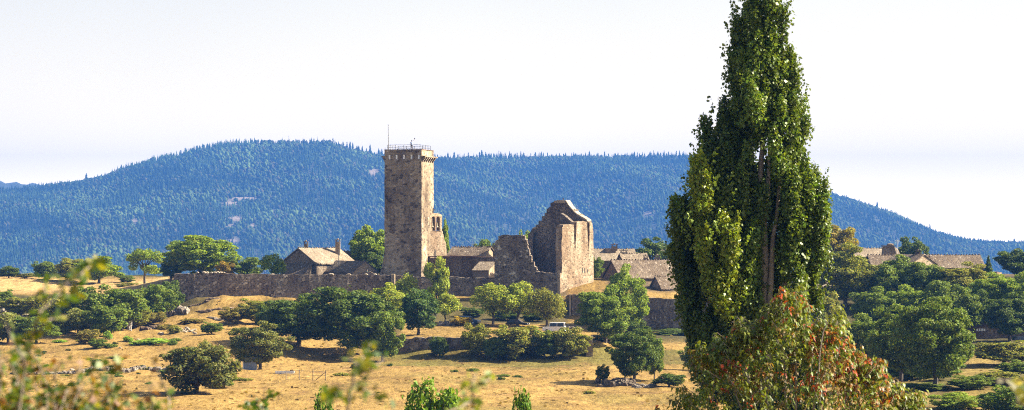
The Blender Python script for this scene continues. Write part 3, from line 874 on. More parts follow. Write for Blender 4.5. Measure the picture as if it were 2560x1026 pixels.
# short surviving stub of the side wall and broken inner buttress
uu, _ = onplane(1336, 600, O2, d2); Ps = O2 + d2 * uu; d3 = Vector((.6, .8))
Ps = Ps - d3 * 2.3
mb = MB(); q = [(0, -10), (2.3, -10), (2.3, 2.6), (1.4, 2.2), (.9, 1.5), (.25, 1.3), (0, .2)]
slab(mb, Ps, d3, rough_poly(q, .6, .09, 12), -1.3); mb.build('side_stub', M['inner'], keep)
mb = MB(); Pb = Vector(O) + d * 1.0 + Vector((-.8, .6)) * 1.5
q = pl2([(1424, 700), (1424, 560), (1418, 548), (1412, 540), (1408, 536), (1406, 541), (1407, 560), (1409, 700)])
Om = O2 + Vector((-.6, -.8)) * 3.0
slab(mb, Om, -d2, [(-u - 0, z) for u, z in rough_poly([onplane(px_, py_, Om, d2) for px_, py_ in ((1445, 700), (1443, 560), (1433, 553), (1424, 545), (1416, 538), (1408, 534), (1407, 540), (1413, 552), (1414, 700))], .6, .1, 14)], -.9)
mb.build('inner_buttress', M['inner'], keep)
# arched niche in the rear wall
u, z = onplane(1385, 660, O2, d2)
mb = MB(); slab(mb, O2 + Vector((-.6, -.8)) * .05, -d2, [(-u - 1.3, z - 3), (-u + 1.3, z - 3), (-u + 1.3, z + 1), (-u + .7, z + 1.6), (-u, z + 1.75), (-u - .7, z + 1.5), (-u - 1.3, z + .8)], .04)
mb.build('blocked_arch', M['court'], keep)
for px_, py_, h_ in ((1462, 677, 1.0), (1468, 677, .8), (1415, 717, .5), (1456, 676, .9)):
    u, z = onplane(px_, py_, O, d)
    mb = MB(); slab(mb, (O[0] + .8 * .03, O[1] - .6 * .03), d, [(u - .13, z - h_ / 2), (u + .13, z - h_ / 2), (u + .13, z + h_ / 2), (u - .13, z + h_ / 2)], .03); mb.build('wall_slit', M['dark'], keep)

# ------------------------------------------------------------------ houses
def house(label, apex, th, L, W, eave, base, mw='house', mr='roof', group=None, oh=.35, stones=True, name='stone_house', gable=None, left_eave=None):
    """gabled house: apex = (px, py, D) of the ridge at its near gable; ridge runs along angle th"""
    A = Vector((X(apex[0], apex[2]), apex[2])); zr_ = Z(apex[1], apex[2]); ze = Z(eave, apex[2]); zb = Z(base, apex[2]) - 1.0
    d = Vector((math.cos(R(th)), math.sin(R(th)))); w = Vector((d.y, -d.x))
    h = thing(name, label, 'house', (A.x, A.y, zb), group)
    c = A + d * oh; hw = W / 2
    tk = .2
    q = lambda u, z: (c.x + w.x * u, c.y + w.y * u, z)
    k = (zr_ - ze) / hw
    mb = MB(); zt = lambda u: zr_ - abs(u) * k - tk - .01
    hw_ = hw - oh
    mb.prism([q(-hw_, zb), q(hw_, zb), q(hw_, zt(hw_)), q(0, zt(0)), q(-hw_, zt(hw_))], (d.x * (L - 2 * oh), d.y * (L - 2 * oh), 0))
    mb.build('wall', M[mw], h)
    if gable:                             # a facing of its own on the near gable
        mb = MB(); p = lambda u, z: (c.x - d.x * .05 + w.x * u, c.y - d.y * .05 + w.y * u, z)
        mb.prism([p(-hw_ + .02, zb), p(hw_ - .02, zb), p(hw_ - .02, zt(hw_) - .02), p(0, zt(0) - .02), p(-hw_ + .02, zt(hw_) - .02)], (d.x * .04, d.y * .04, 0))
        mb.build('gable_end', M[gable], h)
    mb = MB(); rg = random.Random(int(apex[0]))
    n = max(2, int(L / .9)); rows = []
    sec = [(-hw, zr_ - hw * k - tk), (-hw, zr_ - hw * k), (-hw * .66, 0), (-hw * .33, 0), (0, zr_), (hw * .33, 0), (hw * .66, 0), (hw, zr_ - hw * k), (hw, zr_ - hw * k - tk), (0, zr_ - tk)]
    for i in range(n + 1):
        f = i / n * L; sag = -.10 * math.sin(math.pi * i / n)
        rows.append([(A.x + d.x * f + w.x * u + rg.uniform(-.03, .03), A.y + d.y * f + w.y * u + rg.uniform(-.03, .03), (zz if zz else zr_ - abs(u) * k) + sag * (1 if abs(u) < hw * .9 else .3) + rg.uniform(-.035, .035)) for u, zz in sec])
    m_ = len(sec)
    mb.add([p for rw in rows for p in rw], [(i * m_ + s_, i * m_ + (s_ + 1) % m_, (i + 1) * m_ + (s_ + 1) % m_, (i + 1) * m_ + s_) for i in range(n) for s_ in range(m_)]
           + [tuple(range(m_)), tuple((n * m_ + s_) for s_ in range(m_ - 1, -1, -1))])
    if stones:
        f = .2
        while f < L - .2:
            p = A + d * f; s_ = rg.uniform(.10, .17)
            mb.ico((p.x, p.y, zr_ + .06 - .10 * math.sin(math.pi * f / L)), (s_ * 1.2, s_ * 1.2, s_), .25, 1, rg.random()); f += rg.uniform(.45, .75)
    rf = mb.build('roof', M[mr], h); WL[rf.name] = WL[h.name]
    h_info = dict(h=h, roof=rf, A=A, d=d, w=w, zr=zr_, k=k, hw=hw, c=c)
    return h_info

def chimney(H, px, D, top, w=.8, hgt=1.6, mat='house', cap=True, parent=None):
    x = X(px, D); z1 = Z(top, D); mb = MB()
    mb.box(x - w / 2, x + w / 2, D - w / 2, D + w / 2, z1 - hgt - .8, z1 - .45)
    if cap:
        for sx in (-1, 1):
            for sy in (-1, 1): mb.box(x + sx * w * .36 - .09, x + sx * w * .36 + .09, D + sy * w * .36 - .09, D + sy * w * .36 + .09, z1 - .447, z1 - .16)
        mb.box(x - w * .58, x + w * .58, D - w * .58, D + w * .58, z1 - .157, z1 - .02)
        mb.ico((x, D, z1 + .08), (.2, .2, .2), .2, 1, px)
    mb.build('chimney', M[mat], H['roof'])

def opening(H, px, py, O, d, w, h, mat='dark', name='window', frame=None):
    u, z = onplane(px, py, O, d)
    nb = Vector((d[1], -d[0]))
    mb = MB(); slab(mb, (O[0] + nb.x * .03, O[1] + nb.y * .03), d, [(u - w / 2, z - h / 2), (u + w / 2, z - h / 2), (u + w / 2, z + h / 2), (u - w / 2, z + h / 2)], .05)
    o = mb.build(name, M[mat], H['h']); WL[o.name] = WL[H['h'].name]
    if frame:
        mb = MB()
        for (u0, u1, z0, z1) in ((u - w / 2 - .12, u + w / 2 + .12, z + h / 2, z + h / 2 + .16), (u - w / 2 - .1, u + w / 2 + .1, z - h / 2 - .14, z - h / 2)):
            slab(mb, (O[0] + nb.x * .06, O[1] + nb.y * .06), d, [(u0, z0), (u1, z0), (u1, z1), (u0, z1)], .07)
        mb.build('frame', M[frame], o)

def shed(name, label, cat, O, d, x0, x1, yb, y_low, y_high, depth, base, mw, mr, door=None, gw=None):
    """lean-to: front eave low, back high; front face on plane (O, d) between photo columns x0..x1"""
    u0, zl = onplane(x0, y_low, O, d); u1, zl1 = onplane(x1, yb, O, d)
    nb = Vector((-d[1], d[0])); zh = zl + y_high
    O = Vector(O); zb = Z(base, O.y) - .6
    h = thing(name, label, cat, (O.x, O.y, zb))
    mb = MB(); A0 = O + Vector(d) * (u0 + .15); A1 = O + Vector(d) * (u1 - .1)
    sec = lambda p: [(p.x + nb.x * .15, p.y + nb.y * .15, zb), (p.x + nb.x * depth, p.y + nb.y * depth, zb), (p.x + nb.x * depth, p.y + nb.y * depth, zh - .24), (p.x + nb.x * .15, p.y + nb.y * .15, zl - .2)]
    mb.prism(sec(A0), (A1 - A0).to_3d()); mb.build('wall', M[mw], h)
    if gw:
        mb = MB(); s_ = sec(A1); mb.prism([(p[0] + d[0] * .003, p[1] + d[1] * .003, p[2] - .02) for p in s_], (d[0] * .05, d[1] * .05, 0)); mb.build('side_wall', M[gw], h)
    mb = MB(); B0 = O + Vector(d) * u0; B1 = O + Vector(d) * (u1 + .12)
    mb.prism([(B0.x - nb.x * .2, B0.y - nb.y * .2, zl - .24), (B0.x + nb.x * (depth + .1), B0.y + nb.y * (depth + .1), zh - .2), (B0.x + nb.x * (depth + .1), B0.y + nb.y * (depth + .1), zh - .02), (B0.x - nb.x * .2, B0.y - nb.y * .2, zl - .06)], (B1 - B0).to_3d())
    mb.build('roof', M[mr], h)
    return dict(h=h)

# left house with two chimneys
H1 = house('gabled stone house with pale slate roof and two capped chimneys behind the long rampart', (745, 619.5, 488), 50, 11.8, 10.6, 658.5, 692, 'house', 'dryroof')
chimney(H1, 765, 491, 604, .8, 1.2); chimney(H1, 844.5, 494, 599, .95, 3.2, 'pale')
O1 = H1['c'] + H1['w'] * (H1['hw'] - .35); opening(H1, 822, 668, O1, (H1['d'].x, H1['d'].y), 1.1, 1.5, 'dark', 'window', 'cap')
mb = MB(); p = Vector((X(847, 486), 486)); mb.tube([(p.x, p.y, Z(690, 486)), (p.x, p.y, Z(622, 486))], .08, 5); mb.build('drainpipe', M['iron'], H1['h'])
d = Vector((.77, -.64)); O = Vector((X(700, 486.5), 486.5)); d = Vector((.80, -.60))
s1 = shed('lean_to_shed', 'small lean-to with sunlit end wall against the front of the two-chimney house', 'shed', O, d, 700, 756, 683, 686, 2.2, 3.0, 700, 'house', 'roof', None, 'pale')
u, z = onplane(731, 690, O, d)
# middle low barn with the round sunlit gable
H2 = house('low barn with brown slate roof and pale rounded gable beside the tower tree', (914, 652, 481), 128, 10.5, 6.4, 680, 695, 'house', 'roof', None, .12, False, 'stone_barn', 'pale')
H3 = house('dark ridged roof of a house half hidden behind the two-chimney house', (848, 627, 506), 8, 8, 9, 652, 690)
mb, b0 = run_wall([(878, 474, 689), (900, 473.5, 684), (914, 473, 679), (925, 473, 680), (941, 473, 688)], .5, 5, .05, .4)
tag(mb.build('garden_wall', M['house'], loc=b0), 'low crumbling garden wall in front of the pale barn gable', 'wall')
# church nave
H4 = house('church nave with broad brown slate roof behind the brown courtyard wall', (1229, 616.5, 488), 158, 8.6, 8.6, 645, 690, 'house', 'roof', None, .3, True, 'church', 'pale')
chimney(H4, 1239, 490, 607, 1.1, 1.6)
O = Vector((X(1182, 474), 474)); d = Vector((.92, -.39)).normalized()
shed('garden_shed', 'small lean-to shed with pale slate roof against the courtyard wall', 'shed', O, d, 1180, 1222, 675, 675, 1.6, 3.4, 705, 'wood', 'dryroof', None, 'pale')
# houses past the keep
H5 = house('long barn with big mottled slate roof and small red shutter in its gable', (1527, 649.5, 490), 20, 19, 10, 694, 745, 'house', 'roof')
O5 = H5['c']; wv = (H5['w'].x, H5['w'].y)
opening(H5, 1524.5, 677, O5 - H5['d'] * .0, wv, .75, 1.1, 'redwood', 'shutter')
chimney(H5, 1614, 497, 639, .9, 1.3); chimney(H5, 1643, 498, 638, 1.1, 1.4)
H6 = house('little gabled outhouse with grey slate roof standing on the lower rampart', (1637, 690.5, 474), 20, 8.6, 6.6, 722, 750, 'house', 'roof', None, .25, True, 'stone_outhouse')
H7 = house('house with plain grey roof and broad chimney between the keep and the long barn', (1470, 622, 516), 3, 10, 11, 651, 700, 'house', 'dryroof')
chimney(H7, 1536, 516, 611, 1.3, 1.6); chimney(H7, 1526, 515.5, 616, 2.2, .9, 'house', False)
H8 = house('small cross gable roof tucked behind the ridge of the long barn', (1548, 633, 506), 14, 6, 5, 652, 700, 'house', 'dryroof')
chimney(H8, 1559, 507, 626, 1.5, .9, 'rock')
H9 = house('distant roof strip showing between dark tree and poplar', (1650, 622, 530), 5, 11, 10, 645, 700, 'house', 'roof')
H10 = house('pale grey roof with dark wall glimpsed between poplar and orange topped tree', (1975, 688, 470), 8, 9.5, 9, 717, 770, 'house', 'dryroof')
# far houses
H11 = house('long thin lit roof ridge behind the big tapering chimney', (2128, 620, 520), 4, 10, 9, 642, 700, 'house', 'dryroof')
H12 = house('dark hipped roof with big tapering chimney above the oak wood', (2168, 637, 496), 3, 13, 9.5, 668, 700, 'house', 'roof')
x = X(2222, 498); mb = MB()
mb.box8([(x - 1.5, 497, Z(652, 498)), (x + 1.9, 497, Z(652, 498)), (x + 1.9, 499.5, Z(652, 498)), (x - 1.5, 499.5, Z(652, 498)), (x - 1.1, 497.3, Z(617, 498)), (x + 1.0, 497.3, Z(617, 498)), (x + 1.0, 499.2, Z(617, 498)), (x - 1.1, 499.2, Z(617, 498))])
mb.box(x - 1.35, x + 1.25, 497.0, 499.5, Z(616.8, 498), Z(614, 498)); mb.ico((x + .3, 498, Z(612, 498)), (.8, .6, .3), .2, 1, 3)
mb.build('chimney', M['house'], H12['roof'])
mb = MB(); p = Vector((X(2243, 498), 498)); mb.tube([(p.x, p.y, Z(635, 498)), (p.x, p.y, Z(600, 498))], .04, 4)
for k in range(4): mb.tube([(p.x - .5 + .08 * k, p.y, Z(602 + 2.4 * k, 498)), (p.x + .5 - .08 * k, p.y, Z(602 + 2.4 * k, 498))], .025, 4)
mb.build('aerial', M['palemetal'], H12['h'])
H13 = house('long farmhouse with speckled slate roof and a row of pale ridge stones above the wood', (2322, 636.5, 492), 3, 10.6, 9.5, 669, 705, 'house', 'roof')
H14 = house('cross wing with pale plastered gable and brick red chimney beside the speckled roof', (2312, 635, 484), 128, 8, 8.4, 662, 705, 'pale', 'roof', None, .25, False, 'stone_house', 'pale')
chimney(H14, 2295, 486, 626, .9, 1.2, 'court')
mb, b0 = run_wall([(2478, 480, 681), (2492, 479, 680), (2505, 480.5, 682)], 1.0, 3, .08, .4)
t_ = thing('ruined_pier', 'stump of a ruined pinkish stone pier by a thin dark conifer', 'ruin', b0); mb.build('masonry', M['ruin'], t_)
mb = MB(); mb.tube([(X(2486, 478.6), 478.6, Z(696, 479)), (X(2486, 478.6), 478.6, Z(681, 479))], [.12, .1], 5); mb.build('red_post', M['rust'], t_)
# barn in deep shade under the trees with four white panes
O = Vector((X(2390, 412), 412)); d = Vector((1, 0.02)).normalized()
sb = shed('shaded_barn', 'dark stone barn under trees with a row of four small white panes', 'barn', O, d, 2392, 2600, 806, 806, 1.6, 5, 850, 'court', 'roof')
for k in range(4): opening(dict(h=sb['h']), 2443 + k * 6, 825, O + Vector((0, .15)), d, .28, .42, 'white', 'pane')
# ------------------------------------------------------------------ trees
def unit(v): return v / np.maximum(np.linalg.norm(v, axis=-1, keepdims=True), 1e-9)

def leaves(C, size, nrm, aspect, tint, rng, tip=None):
    """diamond leaves: centres C, unit normals nrm; tip = preferred tip direction"""
    n = len(C)
    t = rng.normal(size=(n, 3)) if tip is None else tip + rng.normal(size=(n, 3)) * 0.3
    t = unit(t - (t * nrm).sum(1, keepdims=True) * nrm)
    s = np.cross(nrm, t)
    h = (size * rng.uniform(0.7, 1.3, n))[:, None] if np.isscalar(size) else (size * rng.uniform(0.75, 1.25, n))[:, None]
    w = h * aspect
    bow = nrm * h * 0.18
    V = np.stack([C + t * h, C + s * w + bow, C - t * h * 0.8, C - s * w + bow], 1).reshape(-1, 3)
    return V, np.arange(4 * n).reshape(-1, 4), np.repeat(tint, 4, 0)

def cloud(rng, lobes, n, inner=0.62, zmin=0.0):
    """leaf centres and outward normals in the outer shell of a heap of lobes"""
    lobes = np.array(lobes, float)
    wt = (lobes[:, 3] * lobes[:, 4] * lobes[:, 5]) ** (2 / 3); wt /= wt.sum()
    i = rng.choice(len(lobes), n * 3, p=wt)
    dv = unit(rng.normal(size=(n * 3, 3)))
    rad = inner + (1.06 - inner) * rng.random(n * 3) ** 0.6 + np.maximum(0, rng.normal(size=n * 3) - .6) * .22
    C = lobes[i, :3] + dv * lobes[i, 3:6] * rad[:, None]
    ok = C[:, 2] > zmin
    q = ((C[:, None, :] - lobes[None, :, :3]) / lobes[None, :, 3:6])
    ok &= (np.sqrt((q ** 2).sum(-1)).min(1) > inner * 0.93)
    C, dv, i = C[ok][:n], dv[ok][:n], i[ok][:n]
    return C, dv, i

def limbs(mb, rng, top, spread, fork, r0, n, base=(0, 0, 0)):
    mb.tube([base, (rng.normal() * .015, rng.normal() * .015, fork * .5), (0, 0, fork)], [r0 * 1.25, r0, r0 * .85], 6)
    for k in range(n):
        a = 2 * math.pi * k / n + rng.uniform(-.4, .4); s = spread * rng.uniform(.5, 1)
        p1 = (s * .4 * math.cos(a), s * .4 * math.sin(a), fork + (top - fork) * .35)
        p2 = (s * math.cos(a + .2), s * math.sin(a + .2), fork + (top - fork) * rng.uniform(.6, .95))
        mb.tube([(0, 0, fork * .96), p1, p2], [r0 * .6, r0 * .38, r0 * .12], 5)

PROTO = {}
def proto(kind, seed):
    key = (kind, seed)
    if key in PROTO: return PROTO[key]
    rng = np.random.default_rng(seed * 77 + sum(map(ord, kind)))
    L = []; mb = MB(); leaf = .026; n = 9000; zmin = .0; asp = .55
    if kind in ('oak', 'bush', 'bigoak'):
        zc, rz, zlo = (.46, .36, .02) if kind == 'bush' else (.50, .38, .07)
        if kind == 'bigoak': n = 24000; leaf = .0165
        ph = rng.uniform(0, 6.28, 4)
        for k in range(64 if kind != 'bigoak' else 110):
            v = unit(rng.normal(size=3)); v[2] = v[2] * .92 + .06
            az_ = math.atan2(v[1], v[0])
            bulge = 1 + .16 * math.sin(2 * az_ + ph[0] + 2.2 * v[2]) + .12 * math.sin(3 * az_ + ph[1] - 3 * v[2]) + .08 * math.sin(5 * az_ + ph[2] + 5 * v[2])
            p = np.array([0, 0, zc]) + v * [.37, .37, rz * 1.03] * bulge * rng.uniform(.72, 1.04)
            r_ = rng.uniform(.055, .115) if kind != 'bigoak' else rng.uniform(.04, .095)
            L.append((*p, r_, r_, r_ * rng.uniform(.5, .85)))
        L.append((0, 0, zc, .25, .25, rz * .72)); zmin = zlo
        limbs(mb, rng, .85, .3, .12 if kind == 'bush' else .2, .03 if kind != 'bigoak' else .024, 6)
    elif kind == 'loose':
        n = 5200; leaf = .024
        for k in range(34):
            v = unit(rng.normal(size=3)); p = np.array([0, 0, .60]) + v * [.36, .36, .34] * rng.uniform(.45, 1.0)
            r_ = rng.uniform(.07, .13); L.append((*p, r_, r_, r_ * rng.uniform(.8, 1.3)))
        zmin = .18; limbs(mb, rng, .92, .34, .26, .024, 8)
    elif kind == 'pine':
        n = 5200; leaf = .026
        for k in range(18):
            a_ = rng.uniform(0, 6.28); s_ = rng.uniform(.05, .36) ; L.append((s_ * math.cos(a_), s_ * math.sin(a_), .80 - s_ * .35 + rng.uniform(-.05, .05), .15, .15, .09))
        for k in range(9):
            a_ = rng.uniform(0, 6.28); s_ = rng.uniform(.2, .4); L.append((s_ * math.cos(a_), s_ * math.sin(a_), rng.uniform(.36, .55), .12, .12, .07))
        limbs(mb, rng, .8, .34, .42, .028, 9)
    elif kind == 'column':
        n = 4200; leaf = .032
        for k in range(26):
            z = rng.uniform(.14, .95); s_ = .30 * math.sin(math.pi * min(1, (z - .05) / .95)) ** .7; a_ = rng.uniform(0, 6.28)
            r_ = rng.uniform(.10, .17); L.append((s_ * math.cos(a_), s_ * math.sin(a_), z, r_, r_, r_ * .55))
        limbs(mb, rng, .9, .2, .3, .03, 5)
    elif kind == 'spire':
        n = 2600; leaf = .05
        for k in range(20):
            z = .06 + .9 * k / 20; s_ = .26 * (1 - z); a_ = k * 2.4; L.append((s_ * math.cos(a_), s_ * math.sin(a_), z, .26 * (1.08 - z), .26 * (1.08 - z), .06))
        limbs(mb, rng, .9, .05, .3, .04, 3)
    elif kind == 'shrub':
        n = 900; leaf = .06
        for k in range(9):
            v = unit(rng.normal(size=3)); v[2] = abs(v[2]); p = np.array([0, 0, .25]) + v * [.33, .33, .4] * rng.uniform(.5, 1)
            L.append((*p, .18, .18, .26))
        mb.tube([(0, 0, -.05), (.02, 0, .3)], [.05, .03], 5)
    C, dv, li = cloud(rng, L, n, .6, zmin)
    lo, hi = np.percentile(C, 1, 0), np.percentile(C, 99, 0)
    nrm = unit(dv * .55 + rng.normal(size=C.shape) * .65 + [0, 0, .35])
    tint = np.ones((len(C), 3)) * (rng.uniform(.72, 1.28, (len(C), 1))) * (np.array(rng.uniform(.86, 1.14, (len(L), 1)))[li])
    tint[:, 0] *= rng.uniform(.85, 1.25, len(C))
    V, Fc, T = leaves(C, leaf, nrm, asp, tint, rng)
    sx = 1.0 / (hi[:2] - lo[:2]).mean(); sz = 1.0 / hi[2]
    V[:, :2] *= sx; V[:, 2] *= sz
    cm = npmesh('crown', V, Fc, M['leaf'], T)
    mb.v = [(x * sx, y * sx, z * sz) for x, y, z in mb.v]
    tr = mb.build('trunk', M['bark'], None, local=True)
    tm = tr.data; bpy.data.objects.remove(tr)
    PROTO[key] = (cm, tm)
    return PROTO[key]

def foot(px, py):
    """distance at which the ground shows at photo height py in column px (nearest one)"""
    D = np.arange(250, 560, 1.0)
    y = HY - gz((px - CX) / F * D, D) / D * F
    i = np.argmax(y <= py)
    return float(D[i]) if (y <= py).any() else 500.0

USED = {}
def tree(kind, px, top, w, D, col, label, cat='tree', group=None, name=None, sq=1.0, base=None, seed=None):
    if D > 900: D = foot(px, D - 1000)
    x = X(px, D); zg = g1(x, D)
    h = max(Z(top, D) - zg, .35) + .1
    ww = w / F * D
    k0 = kind
    if kind == 'oak' and w > 105: kind = 'bigoak'
    nv = {'oak': 4, 'bigoak': 3, 'bush': 4, 'loose': 3, 'shrub': 4}.get(kind, 1)
    USED[kind] = USED.get(kind, -1) + 1
    cm, tm = proto(kind, USED[kind] % nv if seed is None else seed)
    nm = name or {'bush': 'leafy_bush', 'shrub': 'low_shrub', 'pine': 'pine_tree', 'spire': 'conifer', 'column': 'young_tree', 'loose': 'ash_tree', 'oak': 'oak_tree'}[k0]
    o = thing(nm, label, cat, (x, D, zg - .1), group, random.uniform(0, 6.28))
    o.scale = (ww, ww * sq, h)
    c = obj('crown', cm, o); c.color = (col[0] * 2.05, col[1] * 2.05, col[2] * 1.0, 1)
    if kind != 'shrub': obj('trunk', tm, o)
    else: obj('stem', tm, o)
    return o

